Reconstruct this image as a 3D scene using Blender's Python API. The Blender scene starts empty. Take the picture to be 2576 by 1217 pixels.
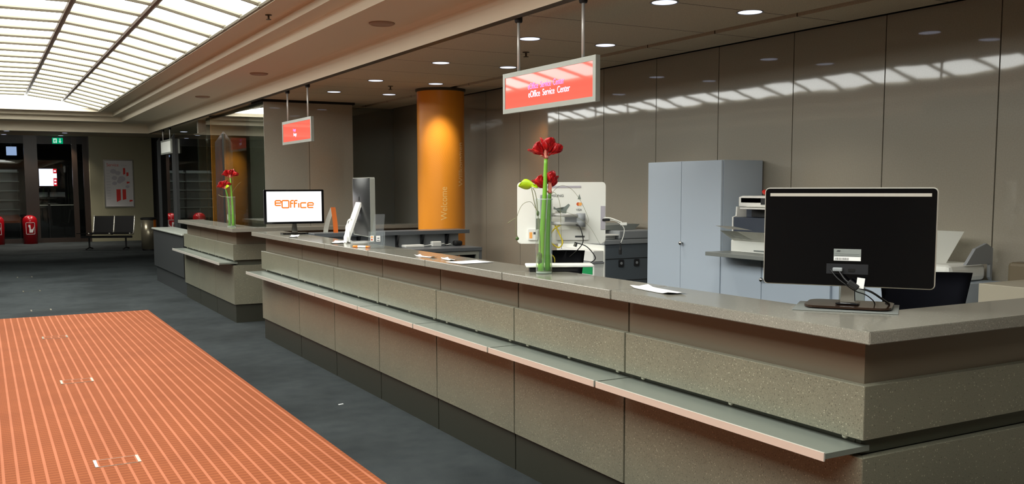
import bpy, bmesh, math, random
from mathutils import Vector, Matrix
random.seed(7)
C = bpy.context.scene.collection
SC = bpy.context.scene
PI = math.pi
# ------------------------------------------------------------------ camera
IW, IH = 2576.0, 1217.0
FPX, CX, CY = 2391.37, 1288.0, 690.0
EYE = 1.62
def _n(v): return Vector(v).normalized()
_V1 = (-50.0, 472.0); _V2 = (5600.0, 457.0)
dY = _n((_V1[0]-CX, -(_V1[1]-CY), -FPX)); dX = _n((_V2[0]-CX, -(_V2[1]-CY), -FPX))
dZ = dX.cross(dY).normalized(); dY = dZ.cross(dX)
cam_d = bpy.data.cameras.new('camera'); cam = bpy.data.objects.new('camera', cam_d); C.objects.link(cam)
cam.matrix_world = Matrix.Translation((0, 0, EYE)) @ Matrix((dX, dY, dZ)).to_4x4()
cam_d.sensor_fit = 'HORIZONTAL'; cam_d.sensor_width = 36.0; cam_d.lens = 36.0*FPX/IW
cam_d.shift_x = 0.0; cam_d.shift_y = (CY-IH/2)/IW
cam_d.clip_start = 0.05; cam_d.clip_end = 200
SC.camera = cam
SC.view_settings.view_transform = 'Standard'; SC.view_settings.look = 'None'
SC.view_settings.gamma = 1.0; SC.view_settings.use_curve_mapping = False
SC.view_settings.exposure = 0.0
SKY_STRENGTH = 7.7
world = bpy.data.worlds.new('world'); SC.world = world; world.use_nodes = True
world.node_tree.nodes['Background'].inputs[0].default_value = (0.02, 0.024, 0.035, 1)
world.node_tree.nodes['Background'].inputs[1].default_value = 0.15
# ------------------------------------------------------------------ materials
def srgb(r, g, b):
    f = lambda c: (c/255/12.92) if c/255 <= .04045 else ((c/255+.055)/1.055)**2.4
    return (f(r), f(g), f(b), 1)
def pbr(name, col, rough=.5, metal=0, spec=.5, emit=None, es=0, trans=0, ior=1.45, alpha=1, coat=0):
    m = bpy.data.materials.new(name); m.use_nodes = True
    b = m.node_tree.nodes['Principled BSDF']
    b.inputs['Base Color'].default_value = col; b.inputs['Roughness'].default_value = rough
    b.inputs['Metallic'].default_value = metal; b.inputs['Specular IOR Level'].default_value = spec
    b.inputs['Transmission Weight'].default_value = trans; b.inputs['IOR'].default_value = ior
    b.inputs['Coat Weight'].default_value = coat; b.inputs['Alpha'].default_value = alpha
    if emit: b.inputs['Emission Color'].default_value = emit; b.inputs['Emission Strength'].default_value = es
    return m
def nd(m, t, **kw):
    n = m.node_tree.nodes.new(t)
    for k, v in kw.items(): setattr(n, k, v)
    return n
def lk(m, a, b): m.node_tree.links.new(a, b)
def ramp(m, fac, stops):
    r = nd(m, 'ShaderNodeValToRGB'); e = r.color_ramp.elements
    while len(e) > 1: e.remove(e[-1])
    e[0].position, e[0].color = stops[0]
    for p, c in stops[1:]:
        x = e.new(p); x.color = c
    lk(m, fac, r.inputs[0]); return r
def bsdf(m): return m.node_tree.nodes['Principled BSDF']
def coords(m, scale=(1, 1, 1)):
    t = nd(m, 'ShaderNodeTexCoord'); mp = nd(m, 'ShaderNodeMapping'); mp.inputs['Scale'].default_value = scale
    lk(m, t.outputs['Object'], mp.inputs[0]); return mp.outputs[0]
def mixc(m, fac, a, b, mode='MIX'):
    x = nd(m, 'ShaderNodeMix', data_type='RGBA', blend_type=mode)
    if isinstance(fac, (int, float)): x.inputs[0].default_value = fac
    else: lk(m, fac, x.inputs[0])
    for s, i in ((a, 6), (b, 7)):
        if isinstance(s, tuple): x.inputs[i].default_value = s
        else: lk(m, s, x.inputs[i])
    return x.outputs[2]
def math_(m, op, a, b=None):
    x = nd(m, 'ShaderNodeMath', operation=op)
    for s, i in ((a, 0), (b, 1)):
        if s is None: continue
        if isinstance(s, (int, float)): x.inputs[i].default_value = s
        else: lk(m, s, x.inputs[i])
    return x.outputs[0]
def stone(name, base, rough, fleck=.65):
    m = pbr(name, base, rough); c = coords(m)
    n1 = nd(m, 'ShaderNodeTexNoise'); n1.inputs['Scale'].default_value = 260; n1.inputs['Detail'].default_value = 2; lk(m, c, n1.inputs[0])
    n2 = nd(m, 'ShaderNodeTexVoronoi'); n2.inputs['Scale'].default_value = 92; lk(m, c, n2.inputs[0])
    n3 = nd(m, 'ShaderNodeTexNoise'); n3.inputs['Scale'].default_value = 3; lk(m, c, n3.inputs[0])
    lo = tuple(x*.80 for x in base[:3])+(1,); hi = tuple(min(1, x*1.18) for x in base[:3])+(1,)
    r1 = ramp(m, n1.outputs[0], [(.35, lo), (.65, hi)])
    near = math_(m, 'LESS_THAN', n2.outputs['Distance'], .24)
    sp = nd(m, 'ShaderNodeSeparateColor'); lk(m, n2.outputs['Color'], sp.inputs[0])
    pick = math_(m, 'MULTIPLY', near, math_(m, 'GREATER_THAN', sp.outputs[0], .72))
    pickd = math_(m, 'MULTIPLY', near, math_(m, 'LESS_THAN', sp.outputs[0], .16))
    c1 = mixc(m, math_(m, 'MULTIPLY', pick, fleck), r1.outputs[0], tuple(min(1, x*2.7) for x in base[:3])+(1,))
    c2 = mixc(m, math_(m, 'MULTIPLY', pickd, fleck), c1, tuple(x*.35 for x in base[:3])+(1,))
    r3 = ramp(m, n3.outputs[0], [(.3, (.94, .94, .94, 1)), (.7, (1.05, 1.04, 1.02, 1))])
    lk(m, mixc(m, 1.0, c2, r3.outputs[0], 'MULTIPLY'), bsdf(m).inputs['Base Color'])
    return m
M = {}
M['stone'] = stone('speckled_stone', srgb(108, 107, 92), .30)
M['worktop'] = stone('speckled_worktop', srgb(126, 124, 114), .16, .3)
M['recess'] = pbr('recess_laminate', srgb(104, 94, 78), .42)
M['plinth'] = pbr('plinth_laminate', srgb(44, 44, 36), .38)
M['gap'] = pbr('gap_dark', srgb(66, 68, 56), .5)
M['shelf'] = pbr('shelf_metal', srgb(138, 144, 134), .32, .55)
M['shelf_edge'] = pbr('shelf_edge', srgb(225, 222, 210), .3, .6)
M['steel'] = pbr('steel', srgb(190, 190, 186), .25, 1)
M['chrome'] = pbr('chrome', srgb(225, 225, 225), .12, 1)
M['brass'] = pbr('brass_bolt', srgb(235, 230, 215), .25, .3)
M['white_plastic'] = pbr('white_plastic', srgb(226, 226, 220), .38)
M['offwhite'] = pbr('offwhite_plastic', srgb(232, 233, 225), .45)
M['grey_plastic'] = pbr('grey_plastic', srgb(140, 144, 146), .45)
M['dark_plastic'] = pbr('dark_plastic', srgb(30, 31, 34), .4)
M['black_gloss'] = pbr('black_gloss', srgb(7, 7, 9), .08)
M['black'] = pbr('black_matte', srgb(16, 16, 17), .6)
M['navy_plastic'] = pbr('navy_plastic', srgb(52, 60, 74), .45)
M['copier_dark'] = pbr('copier_slate', srgb(84, 92, 98), .45)
M['paper'] = pbr('white_paper', srgb(236, 236, 232), .7)
M['cab'] = pbr('cabinet_blue_white', srgb(176, 188, 200), .4)
M['cabline'] = pbr('cabinet_gap', srgb(80, 84, 90), .6)
M['slab'] = pbr('grey_slab', srgb(118, 122, 118), .4)
M['deskgrey'] = pbr('desk_grey', srgb(92, 96, 99), .3)
M['dark_glass_panel'] = pbr('dark_gloss_panel', srgb(15, 15, 17), .05)
M['beige'] = pbr('beige_laminate', srgb(176, 168, 148), .45)
M['beige_d'] = pbr('beige_dark_laminate', srgb(112, 100, 78), .5)
M['orange_card'] = pbr('orange_card', srgb(238, 132, 36), .5)
M['orange_plain'] = pbr('orange_plain', srgb(226, 120, 20), .45)
M['red'] = pbr('red_enamel', srgb(150, 12, 22), .25)
M['yellow'] = pbr('yellow_cable', srgb(232, 210, 60), .4)
M['white_cable'] = pbr('white_cable', srgb(225, 226, 218), .5)
M['black_cable'] = pbr('black_cable', srgb(14, 14, 14), .4)
M['chair_navy'] = pbr('chair_navy_fabric', srgb(24, 26, 38), .85)
M['chair_black'] = pbr('chair_black_fabric', srgb(26, 27, 32), .8)
M['leather'] = pbr('black_leather', srgb(14, 13, 14), .6, spec=.25)
M['pillar_olive'] = pbr('olive_wall', srgb(150, 146, 120), .35)
M['soffit'] = pbr('soffit_paint', srgb(204, 192, 168), .6)
M['trim'] = pbr('slot_trim', srgb(70, 60, 42), .5)
M['black_slot'] = pbr('black_slot', srgb(8, 8, 8), .8)
M['mullion'] = pbr('bronze_mullion', srgb(40, 27, 18), .35)
M['header'] = pbr('dark_header', srgb(22, 22, 22), .4)
def thinglass(name, tint, ior=1.45, rough=.02, haze=0, pwr=4, k=.8):
    m = bpy.data.materials.new(name); m.use_nodes = True; nt = m.node_tree; nt.nodes.clear()
    o = nt.nodes.new('ShaderNodeOutputMaterial'); tr = nt.nodes.new('ShaderNodeBsdfTransparent'); gl = nt.nodes.new('ShaderNodeBsdfGlossy')
    fr = nt.nodes.new('ShaderNodeLayerWeight'); pw = nt.nodes.new('ShaderNodeMath'); pw.operation = 'POWER'; pw.inputs[1].default_value = pwr; ad = nt.nodes.new('ShaderNodeMath'); ad.operation = 'MULTIPLY_ADD'; ad.inputs[1].default_value = k; ad.inputs[2].default_value = ((ior-1)/(ior+1))**2; mx = nt.nodes.new('ShaderNodeMixShader')
    tr.inputs[0].default_value = tint; gl.inputs['Roughness'].default_value = rough; fr.inputs[0].default_value = .5
    nt.links.new(fr.outputs['Facing'], pw.inputs[0]); nt.links.new(pw.outputs[0], ad.inputs[0]); nt.links.new(ad.outputs[0], mx.inputs[0]); nt.links.new(tr.outputs[0], mx.inputs[1]); nt.links.new(gl.outputs[0], mx.inputs[2])
    last = mx
    if haze:
        df = nt.nodes.new('ShaderNodeBsdfDiffuse'); df.inputs[0].default_value = (.7, .74, .76, 1); m2 = nt.nodes.new('ShaderNodeMixShader'); m2.inputs[0].default_value = haze
        nt.links.new(mx.outputs[0], m2.inputs[1]); nt.links.new(df.outputs[0], m2.inputs[2]); last = m2
    nt.links.new(last.outputs[0], o.inputs[0]); return m
M['glass'] = thinglass('clear_glass', (.93, .97, .93, 1), 1.5, .02, .05)
M['glass_rim'] = thinglass('glass_rim', (.85, .92, .88, 1), 1.6, .02, .3)  # diffuse white share stands in for the whitish highlight on the glass
M['window_glass'] = thinglass('window_glass', (.95, .97, .96, 1), 1.45, .01)
M['mirror_pane'] = thinglass('partition_glass', (.78, .82, .78, 1), 1.7, .01, 0, 2.6, 1.0)
M['half_mirror'] = pbr('dark_mirror_laminate', srgb(120, 120, 116), .06, .75)
M['alcove_glass'] = thinglass('alcove_dark_glass', (.55, .55, .52, 1), 1.45, .02, .12)
M['alu'] = pbr('brushed_aluminium', srgb(205, 206, 202), .4, .35)
M['fin_glass'] = thinglass('tinted_fin_glass', (.62, .48, .46, 1), 1.45, .02, .04)
M['thin_glass'] = thinglass('acrylic', (.93, .96, .97, 1), 1.45, .03, .10)
M['water'] = thinglass('water', (.90, .97, .72, 1), 1.2)
M['stem'] = pbr('green_stem', srgb(112, 170, 50), .4)
M['stem2'] = pbr('green_stem_dark', srgb(84, 138, 44), .45)
M['leaf'] = pbr('lime_leaf', srgb(172, 206, 24), .4)
M['moss'] = pbr('moss', srgb(60, 84, 34), .7)
M['twig'] = pbr('twig', srgb(116, 120, 84), .6)
M['spathe'] = pbr('spathe_pink', srgb(206, 130, 112), .55)
M['petal'] = pbr('red_petal', srgb(186, 18, 24), .42)
def petal_mat():
    m = M['petal']; c = coords(m)
    n = nd(m, 'ShaderNodeTexNoise'); n.inputs['Scale'].default_value = 30; lk(m, c, n.inputs[0])
    r = ramp(m, n.outputs[0], [(.3, srgb(122, 4, 10)), (.6, srgb(182, 14, 20)), (.8, srgb(212, 60, 50))])
    lk(m, r.outputs[0], bsdf(m).inputs['Base Color'])
petal_mat()
def emis(name, col, s):
    m = bpy.data.materials.new(name); m.use_nodes = True; nt = m.node_tree; nt.nodes.clear()
    e = nt.nodes.new('ShaderNodeEmission'); o = nt.nodes.new('ShaderNodeOutputMaterial')
    e.inputs[0].default_value = col; e.inputs[1].default_value = s; nt.links.new(e.outputs[0], o.inputs[0]); return m
M['sky_pane'] = emis('skylight_pane', (.985, 1.0, .955, 1), SKY_STRENGTH)
M['lamp'] = emis('downlight_disc', srgb(222, 230, 255), 1.7)
M['screen_white'] = emis('screen_white', (1, 1, 1, 1), 1.15)
M['screen_orange'] = emis('screen_orange', srgb(255, 128, 10), 1.0)
M['sign_face'] = pbr('sign_face', srgb(170, 60, 48), .035, emit=srgb(255, 118, 100), es=.66)
M['sign_text'] = pbr('sign_text', srgb(240, 225, 255), .3, emit=srgb(242, 224, 255), es=.85)
M['sign_text_pink'] = pbr('sign_text_pink', srgb(236, 120, 214), .3, emit=srgb(240, 128, 218), es=.8)
M['exit_green'] = emis('exit_green', srgb(0, 166, 112), .9)
M['exit_white'] = emis('exit_white', srgb(200, 240, 220), .9)
M['display_white'] = emis('display_white', srgb(238, 238, 255), 1.4)
M['display_red'] = emis('display_red', srgb(226, 30, 44), .9)
M['display_blue'] = emis('display_blue', srgb(170, 195, 240), .8)
M['bar_frame'] = pbr('skylight_bar', srgb(110, 104, 88), .5)
M['bar_dark'] = pbr('skylight_rib', srgb(92, 78, 66), .5)
M['signframe'] = pbr('sign_frame', srgb(150, 153, 144), .35, .2)
M['label_grey'] = pbr('label_grey', srgb(128, 134, 130), .5)
M['sticker_mc_red'] = pbr('sticker_red', srgb(200, 84, 30), .5)
M['sticker_mc_or'] = pbr('sticker_orange', srgb(240, 170, 90), .5)
M['ink'] = pbr('dark_ink', srgb(70, 74, 74), .6)
M['grey_sil'] = pbr('silhouette_grey', srgb(120, 130, 124), .5)
M['poster_red'] = pbr('poster_red', srgb(206, 44, 36), .4)
M['poster_grey'] = pbr('poster_grey', srgb(176, 172, 180), .4)
M['poster_white'] = pbr('poster_white', srgb(206, 204, 204), .35)
M['green_sticker'] = pbr('green_sticker', srgb(20, 150, 84), .5)
M['bin'] = pbr('bin_metal', srgb(150, 142, 122), .3, .7)
M['mon_base'] = pbr('brown_gloss_base', srgb(44, 30, 22), .12)
M['imac_back'] = pbr('dark_grey_back', srgb(34, 36, 36), .3)
M['staff_wall_d'] = pbr('shaded_alcove_wall', srgb(122, 120, 110), .4)  # wall tone lowered to carry the weaker light in the niche
M['darkcab'] = pbr('charcoal_cabinet', srgb(46, 48, 48), .4)
def carpet():
    m = pbr('blue_grey_carpet', srgb(74, 82, 90), .95, spec=.1); c = coords(m)
    n = nd(m, 'ShaderNodeTexNoise'); n.inputs['Scale'].default_value = 350; lk(m, c, n.inputs[0])
    n2 = nd(m, 'ShaderNodeTexNoise'); n2.inputs['Scale'].default_value = .9; n2.inputs['Detail'].default_value = 6; lk(m, c, n2.inputs[0])
    n4 = nd(m, 'ShaderNodeTexNoise'); n4.inputs['Scale'].default_value = 7; n4.inputs['Detail'].default_value = 4; lk(m, c, n4.inputs[0])
    r = ramp(m, n.outputs[0], [(.3, srgb(37, 41, 42)), (.7, srgb(58, 62, 62))])
    r2 = ramp(m, n2.outputs[0], [(.36, (.62, .62, .62, 1)), (.55, (1, 1, 1, 1))])
    r4 = ramp(m, n4.outputs[0], [(.3, (.82, .82, .84, 1)), (.7, (1.08, 1.08, 1.06, 1))])
    lk(m, mixc(m, 1, mixc(m, 1, r.outputs[0], r2.outputs[0], 'MULTIPLY'), r4.outputs[0], 'MULTIPLY'), bsdf(m).inputs['Base Color'])
    bp = nd(m, 'ShaderNodeBump'); bp.inputs['Strength'].default_value = .5; bp.inputs['Distance'].default_value = .004
    lk(m, n.outputs[0], bp.inputs['Height']); lk(m, bp.outputs[0], bsdf(m).inputs['Normal']); return m
M['carpet'] = carpet()
def rugmat():
    m = pbr('orange_ribbed_rug', srgb(214, 110, 62), .9, spec=.15)
    t = nd(m, 'ShaderNodeTexCoord'); s = nd(m, 'ShaderNodeSeparateXYZ'); lk(m, t.outputs['Object'], s.inputs[0])
    fx = math_(m, 'FRACT', math_(m, 'DIVIDE', math_(m, 'ADD', s.outputs[0], 50.02), .0715))
    band = math_(m, 'LESS_THAN', fx, .22)
    fy = math_(m, 'FRACT', math_(m, 'DIVIDE', math_(m, 'ADD', s.outputs[1], 50), .052))
    row = math_(m, 'LESS_THAN', fy, .66)
    fx2 = math_(m, 'FRACT', math_(m, 'DIVIDE', math_(m, 'ADD', s.outputs[0], 50), .0060))
    dash = math_(m, 'LESS_THAN', fx2, .55)
    dk = math_(m, 'MULTIPLY', row, dash)
    n = nd(m, 'ShaderNodeTexNoise'); n.inputs['Scale'].default_value = 2.2; n.inputs['Detail'].default_value = 4; lk(m, t.outputs['Object'], n.inputs[0])
    wv = ramp(m, n.outputs[0], [(.3, (.9, .88, .86, 1)), (.7, (1.04, 1.04, 1.04, 1))])
    base = mixc(m, dk, srgb(134, 74, 42), srgb(108, 54, 27))
    base = mixc(m, band, base, srgb(157, 95, 67))
    lk(m, mixc(m, 1, base, wv.outputs[0], 'MULTIPLY'), bsdf(m).inputs['Base Color']); return m
M['rug'] = rugmat()
def panelwall(name, col, rough=.14):
    m = pbr(name, col, .4, coat=1); bsdf(m).inputs['Coat Roughness'].default_value = .035; bsdf(m).inputs['Coat IOR'].default_value = 1.6; c = coords(m, (1, 1, 1))
    n = nd(m, 'ShaderNodeTexNoise'); n.inputs['Scale'].default_value = 2.5; n.inputs['Detail'].default_value = 1; lk(m, c, n.inputs[0])
    n2 = nd(m, 'ShaderNodeTexNoise'); n2.inputs['Scale'].default_value = 120; n2.inputs['Detail'].default_value = 2; lk(m, c, n2.inputs[0])
    r = ramp(m, n2.outputs[0], [(.3, tuple(x*.93 for x in col[:3])+(1,)), (.7, tuple(x*1.06 for x in col[:3])+(1,))])
    lk(m, r.outputs[0], bsdf(m).inputs['Base Color'])
    bp = nd(m, 'ShaderNodeBump'); bp.inputs['Strength'].default_value = .12; bp.inputs['Distance'].default_value = .01
    lk(m, n.outputs[0], bp.inputs['Height']); lk(m, bp.outputs[0], bsdf(m).inputs['Coat Normal']); return m
M['wall'] = panelwall('taupe_laminate_panel', srgb(150, 143, 128))
M['wall_block'] = panelwall('taupe_laminate_block', srgb(150, 144, 130), .3)
def tilemat():
    m = pbr('acoustic_tile', srgb(180, 170, 152), .85); t = nd(m, 'ShaderNodeTexCoord')
    s = nd(m, 'ShaderNodeSeparateXYZ'); lk(m, t.outputs['Object'], s.inputs[0])
    fy = math_(m, 'FRACT', math_(m, 'DIVIDE', math_(m, 'ADD', s.outputs[1], 50.57), .8))
    ly = math_(m, 'LESS_THAN', fy, .012)
    n = nd(m, 'ShaderNodeTexNoise'); n.inputs['Scale'].default_value = 160; lk(m, t.outputs['Object'], n.inputs[0])
    r = ramp(m, n.outputs[0], [(.35, srgb(176, 168, 146)), (.65, srgb(200, 191, 166))])
    lk(m, mixc(m, ly, r.outputs[0], srgb(48, 40, 32)), bsdf(m).inputs['Base Color']); return m
M['tile'] = tilemat()
def columnmat():
    m = pbr('orange_column_wrap', srgb(228, 140, 32), .35); t = nd(m, 'ShaderNodeTexCoord')
    # concentric printed rings centred on a point of the shaft (object space)
    d = nd(m, 'ShaderNodeVectorMath', operation='DISTANCE'); lk(m, t.outputs['Object'], d.inputs[0]); d.inputs[1].default_value = (-.205, -.176, 2.0)
    f = math_(m, 'SINE', math_(m, 'MULTIPLY', d.outputs['Value'], 2*PI/.017))
    r = ramp(m, math_(m, 'ADD', math_(m, 'MULTIPLY', f, .5), .5), [(0, srgb(228, 138, 30)), (1, srgb(242, 160, 54))])
    fd = ramp(m, d.outputs['Value'], [(.02, (1, 1, 1, 1)), (.46, (0, 0, 0, 1))])
    lk(m, mixc(m, fd.outputs[0], srgb(235, 149, 42), r.outputs[0]), bsdf(m).inputs['Base Color']); return m
M['column'] = columnmat()
M['col_text'] = pbr('column_text', srgb(240, 196, 120), .5)
M['col_text2'] = pbr('column_text_faint', srgb(250, 205, 140), .5)
# ------------------------------------------------------------------ mesh helpers
def box(bm, x0, x1, y0, y1, z0, z1, bev=0):
    r = bmesh.ops.create_cube(bm, size=1)
    vs = r['verts']
    for v in vs:
        v.co = Vector(((x0+x1)/2+v.co.x*(x1-x0), (y0+y1)/2+v.co.y*(y1-y0), (z0+z1)/2+v.co.z*(z1-z0)))
    if bev > 0:
        es = {e for v in vs for e in v.link_edges}
        bmesh.ops.bevel(bm, geom=list(es), offset=bev, segments=2, profile=.5, affect='EDGES')
    return bm
def B(*a, **k): return box(bmesh.new(), *a, **k)
def obj(name, bm, mat, parent=None, smooth=False):
    me = bpy.data.meshes.new(name)
    if isinstance(bm, bmesh.types.BMesh):
        bmesh.ops.recalc_face_normals(bm, faces=bm.faces); bm.to_mesh(me); bm.free()
    me.materials.append(M[mat] if isinstance(mat, str) else mat)
    if smooth:
        for p in me.polygons: p.use_smooth = True
    o = bpy.data.objects.new(name, me); C.objects.link(o)
    if parent is not None: o.parent = parent
    return o
def thing(name, label, cat, loc=(0, 0, 0), rz=0, group=None, kind=None):
    o = bpy.data.objects.new(name, None); C.objects.link(o); o.location = loc; o.rotation_euler = (0, 0, rz)
    o.empty_display_size = .1
    if kind: o['kind'] = kind
    else: o['label'] = label; o['category'] = cat
    if kind and label: o['label'] = label
    if group: o['group'] = group
    return o
def tag(o, label, cat, group=None):
    o['label'] = label; o['category'] = cat
    if group: o['group'] = group
    return o
def struct(name, bm, mat, parent=None, smooth=False, label=None):
    o = obj(name, bm, mat, parent, smooth)
    if parent is None: o['kind'] = 'structure'
    if label: o['label'] = label
    return o
def tube(bm, pts, r, n=10, caps=True, rfun=None):
    pts = [Vector(p) for p in pts]; rings = []
    up = Vector((0, 0, 1)); prev = None
    for i, p in enumerate(pts):
        t = (pts[min(i+1, len(pts)-1)]-pts[max(i-1, 0)]).normalized()
        if prev is None:
            a = up if abs(t.dot(up)) < .9 else Vector((1, 0, 0)); u = t.cross(a).normalized()
        else:
            u = (prev - t*prev.dot(t)).normalized()
        prev = u; w = t.cross(u)
        rr = rfun(i/(len(pts)-1)) if rfun else r
        rings.append([bm.verts.new(p+(u*math.cos(2*PI*k/n)+w*math.sin(2*PI*k/n))*rr) for k in range(n)])
    for a, b in zip(rings, rings[1:]):
        for k in range(n): bm.faces.new((a[k], a[(k+1) % n], b[(k+1) % n], b[k]))
    if caps: bm.faces.new(rings[0][::-1]); bm.faces.new(rings[-1])
    return bm
def curve_pts(ctrl, n=8):
    P = [Vector(p) for p in ctrl]; P = [P[0]*2-P[1]]+P+[P[-1]*2-P[-2]]; out = []
    for i in range(1, len(P)-2):
        for k in range(n):
            t = k/n; a, b, c, d = P[i-1:i+3]
            out.append(.5*((2*b)+(c-a)*t+(2*a-5*b+4*c-d)*t*t+(3*b-a-3*c+d)*t**3))
    out.append(P[-2]); return out
def lathe(bm, prof, n=32, c=(0, 0)):
    rings = []
    for r, z in prof:
        rings.append([bm.verts.new((c[0]+r*math.cos(2*PI*k/n), c[1]+r*math.sin(2*PI*k/n), z)) for k in range(n)] if r > 1e-5 else [bm.verts.new((c[0], c[1], z))])
    for a, b in zip(rings, rings[1:]):
        for k in range(n):
            j = (k+1) % n
            if len(a) == 1 and len(b) == 1: continue
            if len(a) == 1: bm.faces.new((a[0], b[j], b[k]))
            elif len(b) == 1: bm.faces.new((a[k], a[j], b[0]))
            else: bm.faces.new((a[k], a[j], b[j], b[k]))
    return bm
def prism(bm, poly, a0, a1, axis='Y'):
    # poly of 2D points extruded along axis; X-> (y,z)  Y->(x,z)  Z->(x,y)
    def P(p, a): return {'X': (a, p[0], p[1]), 'Y': (p[0], a, p[1]), 'Z': (p[0], p[1], a)}[axis]
    v0 = [bm.verts.new(P(p, a0)) for p in poly]; v1 = [bm.verts.new(P(p, a1)) for p in poly]
    n = len(poly); bm.faces.new(v0); bm.faces.new(v1[::-1])
    for k in range(n): bm.faces.new((v0[k], v0[(k+1) % n], v1[(k+1) % n], v1[k]))
    return bm
def rrect(x0, x1, y0, y1, r, n=5):
    pts = []
    for cx, cy, a0 in ((x1-r, y1-r, 0), (x0+r, y1-r, 90), (x0+r, y0+r, 180), (x1-r, y0+r, 270)):
        for k in range(n+1):
            a = math.radians(a0+90*k/n); pts.append((cx+r*math.cos(a), cy+r*math.sin(a)))
    return pts
def rslab(x0, x1, z0, z1, r, y0, y1): return prism(bmesh.new(), rrect(x0, x1, z0, z1, r), y0, y1, 'Y')
def disc(x, z, r, y0, y1): return prism(bmesh.new(), [(x+r*math.cos(2*PI*k/24), z+r*math.sin(2*PI*k/24)) for k in range(24)], y0, y1, 'Y')
def text_mesh(body, size, extrude=.0006):
    cu = bpy.data.curves.new('txt', 'FONT'); cu.body = body; cu.size = size; cu.extrude = extrude
    cu.align_x = 'CENTER'; cu.align_y = 'CENTER'
    o = bpy.data.objects.new('txt', cu); C.objects.link(o)
    dg = bpy.context.evaluated_depsgraph_get(); dg.update()
    me = bpy.data.meshes.new_from_object(o.evaluated_get(dg))
    bpy.data.objects.remove(o); bpy.data.curves.remove(cu); return me
def text(name, body, size, mat, parent, mtx, sx=1, fn=None):
    me = text_mesh(body, size)
    if fn:
        bt = bmesh.new(); bt.from_mesh(me); y = -size
        while y < size:
            bmesh.ops.bisect_plane(bt, geom=bt.verts[:]+bt.edges[:]+bt.faces[:], plane_co=(0, y, 0), plane_no=(0, 1, 0)); y += .008
        bt.to_mesh(me); bt.free()
    for v in me.vertices:
        p = Vector((v.co.x*sx, v.co.y, v.co.z)); v.co = fn(p) if fn else mtx @ p
    me.materials.clear(); me.materials.append(M[mat])
    o = bpy.data.objects.new(name, me); C.objects.link(o)
    if parent: o.parent = parent
    return o
def frame_mtx(origin, xdir, ydir):
    x = Vector(xdir).normalized(); y = Vector(ydir).normalized(); z = x.cross(y)
    m = Matrix((x, y, z)).transposed().to_4x4(); m.translation = origin; return m
# ------------------------------------------------------------------ setting: shell
XL, XR = -4.2, 5.2          # side walls
YB, YF, YD = -1.6, 20.53, 31.2
struct('floor', B(XL-.3, XR+.3, YB-.3, 44, -.1, 0), 'carpet')
def ring_profile(bm, prof, x0, x1, y0, y1):
    # prof: (inset, z); rectangular rings joined
    rings = []
    for a, z in prof:
        rings.append([bm.verts.new(p) for p in ((x0+a, y0+a, z), (x1-a, y0+a, z), (x1-a, y1-a, z), (x0+a, y1-a, z))])
    for a, b in zip(rings, rings[1:]):
        for k in range(4): bm.faces.new((a[k], a[(k+1) % 4], b[(k+1) % 4], b[k]))
    return bm
def fil(a, z, r=.035):       # concave fillet where a riser meets the next soffit
    return [(a+r*(1-math.cos(t)), z-r+r*math.sin(t)) for t in [PI/2*k/5 for k in range(6)]]
prof = [(-.001, 2.70)] + fil(0, 2.878, .07) + [(.564, 2.878)] + fil(.564, 2.968, .04) + [(.738, 2.968)] + fil(.738, 3.05, .04) + [(.985, 3.05), (.985, 3.03), (1.0, 3.03), (1.0, 3.10)]
struct('ceiling', ring_profile(bmesh.new(), prof, -2.02, 3.02, YB, YF), 'soffit', smooth=False)
# dark slot trim under the bulkhead edge
struct('trim_1', ring_profile(bmesh.new(), [(0, 2.70), (-.05, 2.695), (-.05, 2.72), (-.13, 2.72)], -2.02, 3.02, YB, YF), 'trim')
bmc = bmesh.new()
box(bmc, 3.15, 4.62, YB, YF+.13, 2.72, 2.80); box(bmc, 4.72, XR-.05, YB, YF+.13, 2.72, 2.80)
struct('ceiling_staff', bmc, 'tile')
struct('trim_2', B(4.62, 4.72, YB, YF+.13, 2.745, 2.80), 'black_slot')
struct('trim_3', B(XR-.05, XR, YB, YF+.13, 2.76, 2.80), 'black_slot')
struct('ceiling_left', B(XL, -2.15, YB, YF+.13, 2.72, 2.8), 'tile')
struct('ceiling_lobby', B(XL, XR, YF+.13, YD, 3.13, 3.2), 'tile')
struct('wall_bulkhead', B(XL, XR, YF+.05, YF+.13, 2.695, 3.2), 'soffit')
# right wall of laminate panels, joints every .8 m
wr = thing('wall_right', None, None, kind='structure')
ys = [-4.5+.8*k + (.08) for k in range(0, 22)]
yj = sorted([3.516+.805*k for k in range(-5, 9)])
prev = YB
for y in yj+[11.2]:
    obj('wall_panel', B(XR, XR+.03, prev+.004, y-.004, 0, 2.72), 'wall', wr); prev = y
obj('wall_backing', B(XR+.03, XR+.1, YB, 11.2, 0, 3.2), 'black_slot', wr)
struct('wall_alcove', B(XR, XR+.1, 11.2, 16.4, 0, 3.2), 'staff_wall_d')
struct('wall_alcove_end', B(4.40, XR, 12.8, 12.812, 0, 2.72), 'alcove_glass')
bmw = bmesh.new(); box(bmw, 3.16, 3.735, 12.09, 12.1, 0, 2.70); box(bmw, 3.175, 3.735, 12.1, 12.6, 0, 2.70); box(bmw, 3.741, 4.33, 12.09, 12.6, 0, 2.70)
struct('wall_block', bmw, 'wall_block')
struct('wall_block_side', B(3.175, 4.40, 12.6, 12.9, 0, 2.72), 'wall_block')
struct('trim_4', B(3.14, 4.36, 12.07, 12.62, 2.69, 2.725), 'black_slot')
struct('wall_far_right', B(XR, XR+.1, 16.4, YD, 0, 3.2), 'wall')
struct('wall_left', B(XL-.1, XL, YB, YD, 0, 3.2), 'wall')
struct('wall_back', B(XL, XR, YB-.1, YB, 0, 3.3), 'wall')
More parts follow.
